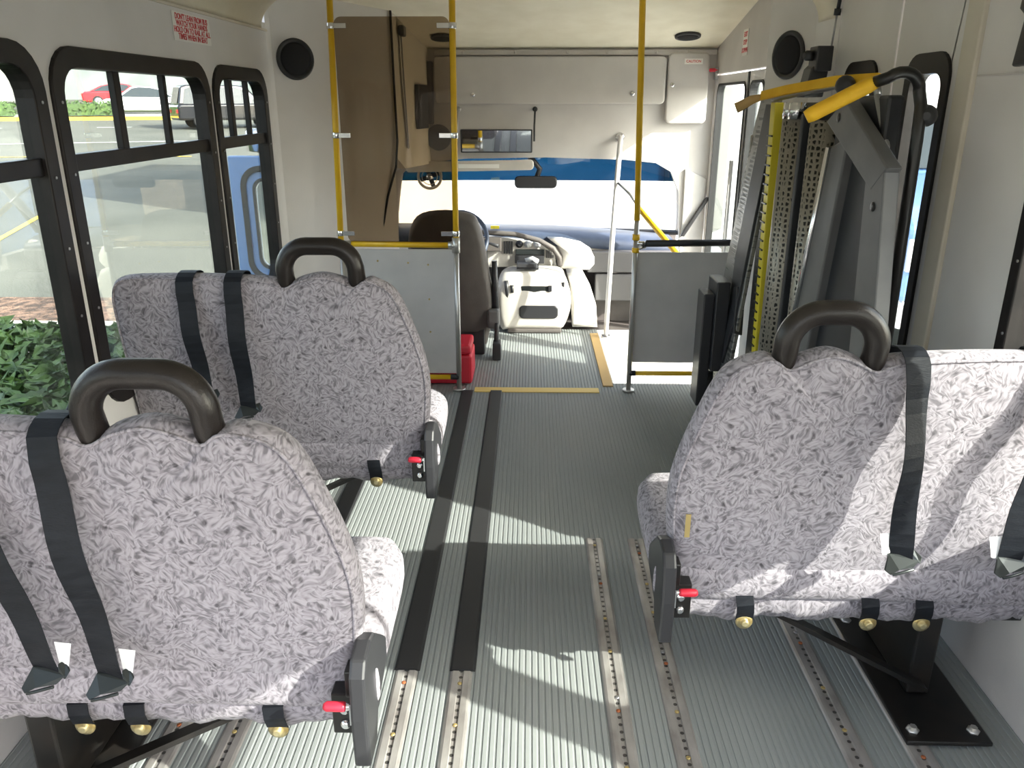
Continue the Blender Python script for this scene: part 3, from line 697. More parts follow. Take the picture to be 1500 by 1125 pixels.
def right_partition():
    t = empty('entry_partition', (.78,YF,0), 'plain grey modesty panel with yellow pole at the entry steps, right of the aisle', 'partition')
    x0, x1 = .547, .519
    mb = MB(); mb.tube([(x0,YF,.93),(x1,YF,1.998)], .0155, 14); mb.build('pole','yellow_paint',t,label='yellow upper pole')
    mb = MB(); mb.tube([(x0,YF,.004),(x0,YF,.93)], .0135, 14); mb.cyl((x0,YF,.001),(x0,YF,.012),.032,14); mb.build('lower_pole','galv',t)
    mb = MB(); mb.tube([(x0,YF,.83),(x0,YF,.86)],.019,12); mb.tube([(x0,YF,.765),(x0,YF,.79)],.0185,12); mb.build('yellow_collar','yellow_paint',t)
    plate('panel', rrect(.535,1.055,.165,.765,.006), [], XZ(YF+.006), .012, 'grey_panel', t, bevel=.002)
    mb = MB(); mb.tube([(x0,YF,.812),(.61,YF,.812)],.0125,10); mb.tube([(x0,YF,.785),(.60,YF,.795)],.009,8); mb.build('tee_fitting','chrome',t)
    mb = MB(); mb.tube([(.60,YF,.812),(1.045,YF,.818)],.018,12); mb.build('padded_rail','black_rubber',t,label='black padded rail above the panel')
    mb = MB(); mb.tube([(.58,YF,.105),(1.06,YF,.105)],.013,12); mb.build('bottom_rail','yellow_paint',t)
    mb = MB(); mb.tube([(x0,YF,.105),(.58,YF,.105)],.016,10); mb.build('rail_fitting','black_plastic',t)
    mb = MB(); mb.tube([(1.06,YF,.02),(1.06,YF,.86)],.0135,12); mb.cyl((1.06,YF,.001),(1.06,YF,.02),.03,12); mb.build('wall_side_post','galv',t)
right_partition()
# white grab pole by the step and the yellow stair rail
t = empty('grab_pole', (.50,5.2,0), 'white vertical grab pole between bulkhead and floor beside the engine cover', 'pole')
mb = MB(); mb.tube([(.562,5.297,1.292),(.562,5.24,1.285),(.558,5.225,1.25),(.535,5.215,.75),(.515,5.205,.005)], .0165, 12); mb.build('pole','white_paint_metal',t)
mb = MB(); mb.lathe((.562,5.299,1.292),(0,-1,0),[(.03,0),(.03,.006),(.02,.012)],14); mb.build('flange','chrome',t)
mb = MB(); mb.cyl((.515,5.205,.0),(.515,5.205,.02),.03,14); mb.build('floor_flange','chrome',t)
t = empty('stair_handrail', (.75,4.9,.8), 'yellow sloping handrail going down the entry steps behind the right partition', 'handrail')
mb = MB(); mb.tube([(.555,5.2,1.02),(.62,5.1,.96),(.66,5.02,.90)],.009,8); mb.build('bracket','steel',t)
mb = MB(); mb.tube([(.655,5.02,.90),(.92,4.72,.60),(1.08,4.55,.42)],.017,12); mb.build('rail','yellow_paint',t)
mb = MB(); mb.tube([(1.08,4.55,.42),(1.11,4.52,.25),(1.13,4.52,.24)],.017,12); mb.build('rail_end','black_rubber',t)

# red case behind the left partition
t = empty('emergency_case', (-.42,4.36,0), 'red plastic case on the floor behind the driver partition', 'case')
mb = MB(); mb.box(-.66,-.32,4.24,4.50,.002,.17); mb.build('case_body','red_plastic',t,bevel=.015)
mb = MB(); mb.box(-.655,-.325,4.245,4.495,.172,.225); mb.build('lid','red_plastic',t,bevel=.015)
mb = MB(); mb.tube([(-.53,4.24,.20),(-.53,4.215,.20),(-.45,4.215,.20),(-.45,4.24,.20)],.007,8); mb.build('carry_handle','red_plastic',t)

# ------------------------------------------------------------------ speakers, labels and fittings
def speaker(c, n, r, label, up=(0,0,1)):
    c = Vector(c); n = Vector(n).normalized(); t = empty('speaker', c, label, 'speaker', 'round black speakers')
    mb = MB(); mb.lathe(c,n,[(r,0),(r,.006),(r*.97,.012),(r*.86,.013),(r*.84,.008)],40); mb.build('rim','black_plastic',t)
    mb = MB(); mb.lathe(c,n,[(r*.86,.004),(r*.7,.014),(r*.4,.020),(.01,.022)],40); mb.build('grille','speaker_black',t)
nl = Vector((.40,-.515,0)).normalized()   # faces rear/inward on the left angled panel
pL = Vector((-1.28,4.192,0)).lerp(Vector((-.755,4.60,0)), .12)
tl = (Vector((-.755,4.60,0))-Vector((-1.27,4.20,0))).normalized()
speaker(Vector((-1.270,4.20,0))+tl*.115+Vector((0,0,1.703))+Vector((tl.y,-tl.x,0))*.002, (tl.y,-tl.x,0), .098,'round black speaker on the left panel beside the last left window')
tr_ = (Vector((1.125,4.14,0))-Vector((XR,3.86,0))).normalized()
speaker(Vector((XR,3.86,0))+tr_*.155+Vector((0,0,1.705))+Vector((-tr_.y,tr_.x,0))*.002, (-tr_.y,tr_.x,0), .105,'round black speaker on the right panel above the wheelchair lift')
sl = Vector((0,-.155/.76,-1)).normalized()
zc_ = lambda y: 2.0-(y-4.35)*(.20/1.01)
speaker((.90,5.03,zc_(5.03)-.001),(0,-.19,-1),.075,'round black speaker set in the sloping front ceiling, right of the yellow pole')
speaker((-.52,5.05,zc_(5.05)-.001),(0,-.19,-1),.07,'round black speaker set in the sloping front ceiling behind the smoked screen')

def sign(name, label, c, u, v, w, h, rows, size, bg='sign_white', fg='sign_red'):
    c, u, v = Vector(c), Vector(u).normalized(), Vector(v).normalized(); n = u.cross(v)
    t = empty(name, c, label, 'label')
    mb = MB(); mb.obox(c+n*.001, u*w/2, v*h/2, n*.0008); mb.build('backing',bg,t)
    k = len(rows)
    for i, r_ in enumerate(rows):
        off = h*.5 - (i+.5)*h/k
        text_mesh(r_, size, lambda a,b,q: c+u*a+v*(b+off*.9)+n*(.0022+q), 'lettering', fg, t)
sign('warning_label','white warning label with four lines of red capitals on the left wall above the windows',(XL+.001,3.255,1.760),(0,1,0),(0,0,1),.35,.098,
     ["DON'T LEAN FROM BUS","WATCH YOUR HANDS","HOLD ON TO RAIL AT ALL","TIMES WHEN IN SEAT"],.028)
sign('warning_label','tiny white label with red lettering on the wall above the entry door',(1.134,4.62,1.80),(0,-1,0),(0,0,1),.10,.13,["EXIT","STEP","DOWN"],.034)
sign('warning_label','small white label with red lettering at top of the narrow front locker',(.985,5.247,1.735),(1,0,0),(0,0,1),.11,.032,["CAUTION"],.02)

def locker(x0, x1, z0, z1, lx, lz, label):
    t = empty('overhead_locker', ((x0+x1)/2,5.285,z0), label, 'locker')
    mb = MB(); mb.pillow(rrect(x0,x1,z0,z1,.03), lambda u,z,h:(u,5.275+h,z), .05,.012,4,.0); mb.build('door','front_vinyl',t)
    mb = MB(); mb.lathe((lx,5.25,lz),(0,-1,0),[(.014,0),(.014,.006),(.010,.009),(.004,.012)],16); mb.build('lock','chrome',t)
locker(-.60,.825,1.49,1.765,.625,1.55,'long upholstered overhead locker across the front bulkhead')
locker(.835,1.085,1.375,1.785,.865,1.60,'narrow upright locker at the right end of the front bulkhead')
mb = MB(); mb.lathe((-.36,5.25,1.545),(0,-1,0),[(.014,0),(.014,.006),(.010,.009),(.004,.012)],16); mb.build('locker_lock','chrome',label='round lock at the left of the long overhead locker',cat='lock')
t = empty('trim_14',(.2,5.29,1.79),kind='structure')
mb = MB(); mb.box(-.6,1.13,5.27,5.30,1.772,1.803); mb.build('strip','front_vinyl',t,bevel=.004)
mb = MB()
for x in (-.42,-.1,.22,.46,.76,.95): mb.lathe((x,5.268,1.788),(0,-1,0),[(.009,0),(.007,.003),(.003,.004)],8)
mb.build('screws','front_vinyl',t)

# inside passenger mirror on the bulkhead
t = empty('interior_mirror', (-.2,5.22,1.27), 'wide rectangular interior mirror hung under the long front locker', 'mirror')
mb = MB(); mb.obox((-.215,5.215,1.272),(.225,0,0),(0,.010,.002),(0,-.012,.070)); mb.build('mirror_shell','black_plastic',t,bevel=.006)
mb = MB(); mb.obox((-.215,5.204,1.272),(.215,0,0),(0,.0015,0),(0,-.011,.063)); mb.build('mirror_glass','mirror_silver',t)
for x in (.025,-.455):
    mb = MB(); mb.tube([(x,5.298,1.46),(x,5.25,1.455),(x-.004,5.225,1.36),(x-.004,5.215,1.27)],.006,8); mb.lathe((x,5.299,1.46),(0,-1,0),[(.016,0),(.016,.006),(.008,.01)],12); mb.build('bracket','black_plastic' if x>0 else 'steel',t)
# windscreen rear-view mirror
t = empty('rear_view_mirror', (.05,5.45,1.0), 'dark rear-view mirror hanging at the top centre of the windscreen', 'mirror')
mb = MB(); mb.pillow(rrect(-.105,.175,.965,1.045,.03), lambda u,z,h:(u,5.40+h*1.0,z), .03,.012,4); mb.build('mirror_shell','black_plastic',t)
mb = MB(); mb.tube([(.04,5.405,1.03),(.06,5.40,1.09),(.02,5.395,1.14),(-.01,5.385,1.16)],.018,10); mb.build('stem','black_plastic',t)
# sun visor
t = empty('sun_visor', (-.35,5.28,1.13), 'beige sun visor folded up above the driver side of the windscreen', 'visor')
mb = MB(); mb.pillow(rrect(-.80,.02,1.085,1.150,.025), lambda u,z,h:(u,5.262+h+(u+.8)*.0,z+ (u+.4)*.02), .022,.010,4); mb.build('pad','cab_beige',t)
mb = MB(); mb.box(-.46,-.20,5.245,5.249,1.105,1.13); mb.build('visor_reflection','sign_white',t)  # bright reflection put in as a white strip
# small round fan at header, left
t = empty('dash_fan', (-.66,5.35,1.03), 'small round fan with pale rim at the upper left of the windscreen', 'fan')
mb = MB(); mb.tube([(-.655+.075*math.cos(R(a)),5.33,1.045+.075*math.sin(R(a))) for a in range(0,360,15)],.009,8,closed=True); mb.tube([(-.655+.05*math.cos(R(a)),5.325,1.045+.05*math.sin(R(a))) for a in range(0,360,15)],.0025,6,closed=True); mb.build('guard_ring','cab_beige',t)
mb = MB()
for k in range(4):
    a = R(90*k+20); mb.obox((-.655+.035*math.cos(a),5.335,1.045+.035*math.sin(a)),(math.cos(a)*.03,0,math.sin(a)*.03),(-math.sin(a)*.014,.004,math.cos(a)*.014),(0,.001,0))
mb.build('blades','dash_blue',t)
mb = MB(); mb.lathe((-.655,5.345,1.045),(0,-1,0),[(.02,0),(.024,.02),(.02,.045),(.008,.05)],16); mb.tube([(-.655,5.345,1.045),(-.655,5.345,1.165)],.006,8); mb.build('hub','chrome',t)
# convex mirror seen through the screen
t = empty('convex_mirror', (-.57,5.2,1.33), 'small round convex mirror on the bulkhead seen through the smoked screen', 'mirror')
mb = MB(); mb.lathe((-.585,5.295,1.29),(0,-1,0),[(.075,0),(.08,.01),(.075,.03),(.05,.045),(.01,.05)],28); mb.build('mirror_face','driver_vinyl',t)
mb = MB(); mb.box(-.66,-.61,5.27,5.298,1.37,1.74); mb.build('mounting_bar','driver_vinyl',t,bevel=.01)
# switch panel and strap on the cream cab side
t = empty('switch_panel', (-.70,5.15,1.45), 'black vertical switch panel on the cream cab side behind the smoked screen', 'panel')
xs_ = lambda y: -.745+(y-4.60)*.15+.004
mb = MB(); mb.prism([(xs_(4.98),4.98,1.35),(xs_(5.18),5.18,1.35),(xs_(5.18),5.18,1.60),(xs_(4.98),4.98,1.60)],(.022,0,0)); mb.build('panel_body','black_plastic',t,bevel=.004)
mb = MB()
for k in range(5): z = 1.375+k*.045; mb.prism([(xs_(5.0)+.022,5.02,z),(xs_(5.0)+.026,5.10,z),(xs_(5.0)+.026,5.10,z+.028),(xs_(5.0)+.022,5.02,z+.028)],(.006,0,0))
mb.build('switches','driver_vinyl',t)
t = empty('shoulder_belt', (-.74,4.72,1.5), 'dark driver shoulder belt hanging from its guide on the cream cab side', 'seat belt')
mb = MB(); mb.ribbon([(-.712,4.72,1.86),(-.708,4.74,1.6),(-.706,4.80,1.25)],.035,.003,(0,1,0)); mb.build('webbing','driver_vinyl',t)
mb = MB(); mb.box(-.722,-.690,4.68,4.78,1.84,1.895); mb.build('belt_guide','black_plastic',t,bevel=.01)
# red door release
t = empty('door_release', (1.10,5.25,1.69), 'small red emergency release lever at the top right corner of the bulkhead', 'lever')
mb = MB(); mb.lathe((1.135,5.23,1.685),(-1,0,0),[(.008,0),(.011,.01),(.011,.05),(.007,.056)],12); mb.build('lever_grip','red_plastic',t)
mb = MB(); mb.box(1.115,1.134,5.22,5.27,1.63,1.70); mb.build('lever_base','steel',t,bevel=.003)

# ------------------------------------------------------------------ driver seat
def driver_seat():
    t = empty('driver_seat', (-.49,4.9,0), 'dark brown driver seat with high back behind the left partition', 'seat')
    key = [(-.31,.02),(-.26,.08),(-.235,.2),(-.225,.35),(-.245,.50),(-.275,.70),(-.305,.81),(-.35,.865),(-.50,.885),(-.64,.865),(-.70,.80),(-.725,.70),(-.75,.45),(-.755,.2),(-.73,.08),(-.66,.02)]
    ol = []; n = len(key)
    for i in range(n):
        p0,p1,p2,p3 = key[i-1],key[i],key[(i+1)%n],key[(i+2)%n]
        for q in (0,.33,.66):
            f = lambda a,b,c,d: .5*((2*b)+(-a+c)*q+(2*a-5*b+4*c-d)*q*q+(-a+3*b-3*c+d)*q**3)
            ol.append((f(p0[0],p1[0],p2[0],p3[0]), f(p0[1],p1[1],p2[1],p3[1])))
    mb = MB(); mb.pillow(ol, lambda u,z,h:(u,4.83-(z-.4)*.18+h,z+.02), .14,.055,6,.015); mb.build('backrest','driver_vinyl',t)
    mb = MB(); mb.pillow(rrect(-.75,-.24,4.88,5.36,.07), lambda u,v,h:(u,v,.26+h), .14,.05,5,.01); mb.build('seat_cushion','driver_vinyl',t)
    mb = MB(); mb.box(-.70,-.28,4.80,5.25,.0,.17); mb.build('pedestal','black_plastic',t,bevel=.01)
    mb = MB(); mb.tube([(-.215,4.83,.30),(-.212,4.80,.42),(-.215,4.79,.60)],.022,10,radii=[.028,.022,.016]); mb.build('armrest','black_plastic',t)
    mb = MB(); mb.box(-.225,-.175,4.68,4.78,.002,.11); mb.tube([(-.205,4.74,.10),(-.20,4.76,.22)],.016,8); mb.build('buckle_stalk','black_plastic',t,bevel=.008)
    mb = MB(); mb.box(-.26,-.185,4.76,4.86,.18,.30); mb.build('recliner_cover','lift_grey',t,bevel=.015)
driver_seat()
# steering wheel with column
t = empty('steering_wheel', (-.50,5.45,.62), 'dark blue steering wheel beyond the driver seat', 'steering wheel')
c = Vector((-.485,5.40,.63)); ax = Vector((0,-.86,.5)).normalized(); u = Vector((1,0,0)); v = ax.cross(u)
mb = MB(); mb.tube([c+(u*math.cos(R(a))+v*math.sin(R(a)))*.195 for a in range(0,360,10)],.015,10,closed=True); mb.build('rim','dash_blue',t)
mb = MB(); mb.pillow(rrect(-.09,.09,-.06,.06,.03), lambda a,b,h: c+u*a+v*b-ax*(.02+h), .05,.02,4); mb.build('hub','driver_vinyl',t)
mb = MB()
for a in (0,180,250,290): mb.tube([c+(u*math.cos(R(a))+v*math.sin(R(a)))*.05-ax*.02, c+(u*math.cos(R(a))+v*math.sin(R(a)))*.19],.013,8)
mb.build('spokes','driver_vinyl',t)
mb = MB(); mb.tube([c-ax*.03, c-ax*.30],.04,12); mb.build('column','cab_beige',t)
mb = MB(); mb.tube([c-ax*.14+u*.03, c-ax*.10+u*.20+v*.01, c-ax*.08+u*.27+v*-.02],.009,8,radii=[.007,.008,.014]); mb.build('gear_lever','black_plastic',t)

# ------------------------------------------------------------------ dashboard
def dashboard():
    t = empty('dashboard', (0,5.7,.4), 'dashboard under the windscreen with dark hood, vents and pale right side', 'dashboard')
    # top pad: arched, lower to the right
    def top_z(x): return .655-.03*max(0,x+.1)-.06*max(0,x-.35)
    mb = MB(); vs = []; N = 24
    for i in range(N+1):
        x = -1.0+2.02*i/N; z = top_z(x)
        for y, dz in ((6.12,-.03),(5.95,0),(5.75,.0),(5.64,-.02),(5.60,-.06),(5.62,-.10)): vs.append((x, y+.03*x*x, z+dz))
    mb.add(vs, [(i*6+j,i*6+j+1,i*6+j+7,i*6+j+6) for i in range(N) for j in range(5)], True); mb.build('top_pad','dash_blue',t)
    mb = MB(); mb.prism([(-1.0,5.66,.57),(-1.0,5.63,.46),(-1.0,5.67,.44),(-1.0,5.85,.43),(-1.0,5.9,.57)],(2.0,0,0)); mb.build('fascia','cab_beige',t,bevel=.01)
    # raised dark hood over the gauges and centre stack sweeping right
    mb = MB(); mb.tube([(-.62,5.585,.63),(-.35,5.56,.655),(-.1,5.555,.640),(.06,5.55,.60),(.16,5.55,.545),(.205,5.55,.48),(.21,5.55,.42)],.018,8); mb.build('hood_edge','driver_vinyl',t)
    mb = MB(); mb.prism([(-.30,5.60,.62),(-.05,5.60,.60),(.08,5.60,.56),(.17,5.60,.50),(.195,5.60,.40),(-.30,5.60,.40)],(0,.05,0)); mb.build('centre_stack','cab_beige',t,bevel=.006)
    mb = MB(); mb.box(-.34,-.20,5.555,5.60,.52,.62); mb.build('gauge_cluster','driver_vinyl',t,bevel=.006)
    for k in range(4):
        mb = MB(); mb.box(-.185+k*.018,-.175+k*.018,5.585,5.60,.50,.585); mb.build('vent_slat','black_plastic',t)
    for k in range(3):
        mb = MB(); mb.lathe((-.075+k*.062,5.602,.565),(0,-1,0),[(.026,0),(.026,.012),(.012,.016),(.010,.03)],16); mb.build('control_dial','gauge_white' if k else 'black_plastic',t)
    mb = MB(); mb.box(-.10,.10,5.575,5.602,.495,.53); mb.build('radio_face','latch_metal',t,bevel=.003)
    mb = MB(); mb.box(-.105,.10,5.56,5.602,.435,.49); mb.build('radio','black_plastic',t,bevel=.003)
    for k in range(4):
        mb = MB(); mb.box(.115+k*.014,.123+k*.014,5.585,5.602,.47,.525-.004*k*k); mb.build('vent_slat','black_plastic',t)
    # pale bulge right of the stack
    ol = [(.215+.0*0,.40),(.30,.385),(.42,.39),(.455,.43),(.455,.48),(.42,.54),(.35,.585),(.22,.61),(.12,.615),(.19,.56),(.222,.49)]
    mb = MB(); mb.pillow(ol, lambda u,z,h:(u,5.60+h,z), .08,.02,4,.01); mb.build('air_bag_cover','cab_beige',t,label='pale rounded cover right of the centre stack')
    mb = MB(); mb.box(.46,.98,5.56,5.62,.17,.36); mb.build('glove_box','glove_grey',t,bevel=.01)
    mb = MB(); mb.box(.40,.99,5.57,5.64,.37,.52); mb.build('knee_panel','glove_grey',t,bevel=.012)
    mb = MB(); mb.box(.40,1.0,5.66,5.72,.0,.20); mb.build('footwell','driver_vinyl',t)
    mb = MB(); mb.box(-.28,-.22,5.70,5.72,.655,.675); mb.build('dash_sticker','safety_yellow',t,label='small yellow-green sticker')
dashboard()
def doghouse():
    t = empty('engine_cover', (.06,5.4,0), 'pale beige engine cover between the cab footwells under the dashboard', 'engine cover')
    key = [(-.20,.03),(-.23,.20),(-.21,.36),(-.15,.415),(-.04,.425),(.12,.425),(.22,.41),(.265,.33),(.285,.2),(.25,.06),(.18,.02),(-.12,.02)]
    ol = []; n = len(key)
    for i in range(n):
        p0,p1,p2,p3 = key[i-1],key[i],key[(i+1)%n],key[(i+2)%n]
        for q in (0,.33,.66):
            f = lambda a,b,c,d: .5*((2*b)+(-a+c)*q+(2*a-5*b+4*c-d)*q*q+(-a+3*b-3*c+d)*q**3)
            ol.append((f(p0[0],p1[0],p2[0],p3[0]), f(p0[1],p1[1],p2[1],p3[1])))
    mb = MB(); mb.pillow(ol, lambda u,z,h:(u,5.47+h+(.42-z)*-.12,z), .24,.06,6,.01); mb.build('cover_shell','cab_beige',t)
    mb = MB(); mb.pillow(rrect(-.07,.195,.105,.195,.03), lambda u,z,h:(u,5.315+h,z), .03,.008,3); mb.build('storage_slot','black_plastic',t,label='black recessed slot')
    mb = MB(); mb.box(-.06,.14,5.325,5.36,.270,.325); mb.build('cup_tray','latch_metal',t,bevel=.006)
    mb = MB(); mb.box(.125,.150,5.315,5.345,.29,.33); mb.build('latch','black_plastic',t,bevel=.003)
    mb = MB(); mb.box(.215,.235,5.34,5.37,.315,.35); mb.build('latch','black_plastic',t,bevel=.003)
    mb = MB(); mb.box(-.09,.06,5.36,5.50,.43,.445); mb.obox((-.02,5.42,.46),(.07,.0,.0),(0,.06,0),(0,.01,.012)); mb.build('clipboard_tray','black_plastic',t,bevel=.004)
    mb = MB(); mb.tube([(-.03,5.44,.475),(.02,5.44,.49),(.05,5.42,.475)],.02,8); mb.build('microphone','gauge_white',t,label='pale radio handset')
    mb = MB(); mb.tube([(-.16,5.34,.36),(-.155,5.335,.30),(-.15,5.34,.24)],.014,8); mb.tube([(-.12,5.335,.33),(-.118,5.33,.28)],.012,8); mb.build('cup_hooks','black_plastic',t)
    mb = MB(); mb.box(-.15,.22,5.30,5.60,.003,.03); mb.build('base_trim','driver_vinyl',t,bevel=.008)
    # pale side apron sweeping to the right
    ol = [(.30,.02),(.285,.18),(.27,.33),(.25,.41),(.36,.41),(.42,.30),(.46,.18),(.475,.02)]
    mb = MB(); mb.pillow(ol, lambda u,z,h:(u,5.46+h,z), .16,.03,4); mb.build('side_apron','cab_beige',t)
doghouse()

# ------------------------------------------------------------------ wheelchair lift
def lift():
    t = empty('wheelchair_lift', (1.05,3.05,0), 'folded wheelchair lift standing in the right doorway with yellow grips and mesh platform', 'wheelchair lift')
    # inner barrier: leaning ribbed plate
    top = (1.035,3.86,1.52); bot = (.865,3.70,.17)
    def lean(y, f): z = bot[2]+(top[2]-bot[2])*f; return (bot[0]+(top[0]-bot[0])*f, y, z)
    mb = MB(); mb.prism([lean(3.80,0), lean(3.86,.9), lean(3.84,1), lean(3.58,1), lean(3.52,.86), lean(3.40,.0)],(.02,0,0)); mb.build('ribbed_barrier','ribbed_metal',t,bevel=.004)
    mb = MB(); mb.prism([lean(3.66,.50), lean(3.70,.98), lean(3.53,.98), lean(3.46,.30), lean(3.50,.15)],(-.012,0,0)); mb.build('barrier_cover','lift_dark',t,bevel=.003)
    mb = MB(); mb.tube([lean(3.85,.88), (1.0,3.80,1.0), lean(3.80,.3)],.008,8); mb.build('edge_tube','steel',t)
    mb = MB(); mb.obox((.93,3.50,.62),(.006,.03,.10),(.02,0,-.005),(0,.035,-.01)); mb.build('folding_link','black_plastic',t,bevel=.004)
    # main platform board, folded upright
    mb = MB(); mb.box(1.06,1.10,2.83,3.78,.10,1.50); mb.build('platform_plate','lift_dark',t,bevel=.006)
    mb = MB(); mb.prism([(.962,3.36,1.50),(.962,3.42,1.50),(.982,3.395,.35),(.982,3.34,.35)],(.042,0,0)); ys = mb.build('yellow_edge','safety_yellow',t,bevel=.003,label='yellow edge strip with black ticks')
    for k in range(26):
        mb = MB(); z = .42+k*.038; mb.box(.957+(1.46-z)*.016,.9635+(1.5-z)*.0174,3.357,3.425-(1.5-z)*.02,z,z+.006); mb.build('edge_tick','black_plastic',ys)
    for yc, hw, bl in ((3.245,.070,.095),(2.985,.050,.075)):
        mb = MB(); vs = []; N = 16
        for z in (.12,1.44):
            for i in range(N+1):
                a = R(180*i/N); vs.append((1.06-bl*math.sin(a), yc-hw*math.cos(a), z))
        mb.add(vs, [(i,i+1,N+2+i,N+1+i) for i in range(N)]+[tuple(range(N+1)), tuple(range(N+1,2*N+2))], True); mb.build('mesh_channel','expanded_metal',t,label='expanded metal tread')
    for y in (3.21,3.28):
        mb = MB(); mb.tube([(1.005,y,1.44),(1.005,y,1.50)],.033,14); mb.build('roller','chrome',t)
    mb = MB(); mb.box(.995,1.07,3.10,3.13,.15,1.46); mb.build('channel_web','lift_dark',t,bevel=.004)
    # parallel arms
    mb = MB(); mb.prism([(1.0,2.80,1.36),(1.0,2.66,1.40),(1.0,2.80,.55),(1.0,3.00,.50)],(.05,0,0)); mb.build('lift_arm','lift_grey',t,bevel=.006)
    mb = MB(); mb.tube([(.995,2.80,1.36),(.995,2.99,.55)],.011,8); mb.build('arm_edge','chrome',t)
    mb = MB(); mb.prism([(.975,2.80,1.44),(.975,2.66,1.51),(.975,2.28,1.33),(.975,2.37,1.26)],(.045,0,0)); mb.build('upper_link','lift_grey',t,bevel=.005)
    mb = MB(); mb.prism([(.976,2.42,1.29),(.976,2.30,1.335),(.975,2.15,.55),(.975,2.33,.55)],(.045,0,0)); mb.build('lift_arm','lift_grey',t,bevel=.005)
    for y, z in ((2.335,1.22),(2.25,.93),(2.69,1.455)):
        mb = MB(); mb.lathe((.975,y,z),(-1,0,0),[(.014,0),(.013,.003),(.006,.004)],14); mb.build('pivot_pin','seat_steel_black',t)
    mb = MB(); mb.box(1.03,1.08,2.47,2.86,.08,1.52); mb.build('tower_plate','lift_dark',t,bevel=.01)
    for y, z in ((2.56,1.43),(2.57,1.40)):
        mb = MB(); mb.lathe((1.03,y,z),(-1,0,0),[(.014,0),(.012,.012),(.005,.018)],12); mb.build('tower_bolt','chrome',t)
    # hydraulic base and black lower brackets
    mb = MB(); mb.box(.97,1.2,2.46,3.7,.004,.09); mb.build('base_frame','lift_dark',t,bevel=.01)
    mb = MB(); mb.box(.84,.90,3.54,3.72,.32,.74); mb.build('side_bracket','black_plastic',t,bevel=.006)
    mb = MB(); mb.box(.79,.84,3.56,3.70,.14,.68); mb.build('side_bracket','black_plastic',t,bevel=.006)
    mb = MB(); mb.tube([(.85,3.60,.30),(.86,3.58,.004)],.02,10); mb.build('bracket_foot','black_plastic',t)
    mb = MB(); mb.tube([(.93,2.62,.02),(.96,2.60,.62)],.022,12); mb.tube([(.96,2.60,.62),(.975,2.60,.72)],.012,12); mb.build('hydraulic_ram','steel',t)
    mb = MB(); mb.box(.80,.86,3.40,3.46,.004,.05); mb.build('yellow_foot','safety_yellow',t,bevel=.004)
    # near handrail: post, bend, yellow grip
    pts = [(1.07,2.32,.55),(1.08,2.36,1.40),(1.078,2.363,1.49)]
    pts += [(1.02+.058*math.cos(R(a)),2.37+.02*(1-math.sin(R(a))),1.52+.058*math.sin(R(a))) for a in range(10,131,15)]
    pts += [(.955,2.405,1.552)]
    mb = MB(); mb.tube(pts,.0165,14); h = mb.build('handrail','seat_steel_black',t)
    mb = MB(); mb.tube([(.965,2.402,1.556),(.945,2.41,1.545),(.81,2.45,1.468),(.795,2.454,1.459)],.021,16,radii=[.017,.0215,.0215,.018]); mb.build('grip','yellow_rubber',h,label='yellow rubber grip')
    mb = MB(); mb.tube([(1.06,2.40,.55),(1.045,2.47,1.38),(1.03,2.55,1.52)],.010,10); mb.build('inner_tube','steel',t)
    mb = MB(); mb.lathe((1.105,2.385,1.465),(-.4,-1,0),[(.028,0),(.030,.02),(.022,.035),(.010,.045)],16); mb.build('pivot_knob','black_plastic',t)
    # far handrail, folded across the top
    mb = MB(); mb.tube([(1.17,2.88,1.50),(1.165,2.90,1.555),(1.12,3.10,1.56),(1.03,3.30,1.535),(.97,3.42,1.515)],.014,12); h = mb.build('handrail','steel',t)
    mb = MB(); mb.ribbon([(1.15,2.86,1.575),(1.08,3.05,1.572),(.98,3.30,1.545),(.93,3.45,1.525)],.034,.012,(.3,-.2,1)); mb.build('grip','yellow_rubber',h,label='yellow strip along the folded rail')
    mb = MB(); mb.tube([(.93,3.45,1.52),(.90,3.48,1.51),(.86,3.50,1.485),(.845,3.505,1.478)],.018,12,radii=[.012,.018,.021,.021]); mb.build('grip_end','tan_strip',h)
    mb = MB(); mb.lathe((1.085,2.98,1.555),(-.2,-1,0),[(.03,0),(.034,.02),(.03,.04),(.012,.055)],16); mb.build('pivot_knob','black_plastic',t)
    # top bracket block
    mb = MB(); mb.prism([(1.12,3.52,1.52),(1.20,3.52,1.52),(1.21,3.52,1.62),(1.17,3.52,1.66),(1.14,3.52,1.63)],(0,.10,0)); mb.box(1.15,1.215,3.50,3.60,1.62,1.715); mb.build('upper_bracket','black_plastic',t,bevel=.005)
    mb = MB(); mb.lathe((1.15,3.55,1.68),(-1,-.2,0),[(.02,0),(.02,.03),(.012,.04)],14); mb.build('bracket_knob','black_plastic',t)
lift()
# gas strut of the lift door
t = empty('door_strut', (1.22,3.55,1.75), 'thin black gas strut at the edge of the lift door above the lift', 'strut')
mb = MB(); mb.tube([(1.225,3.565,1.715),(1.228,3.55,1.86)],.004,8); mb.build('rod','steel',t)
mb = MB(); mb.tube([(1.228,3.55,1.85),(1.232,3.53,1.99)],.008,8); mb.tube([(1.227,3.551,1.83),(1.2275,3.549,1.855)],.014,10); mb.build('cylinder','black_plastic',t)
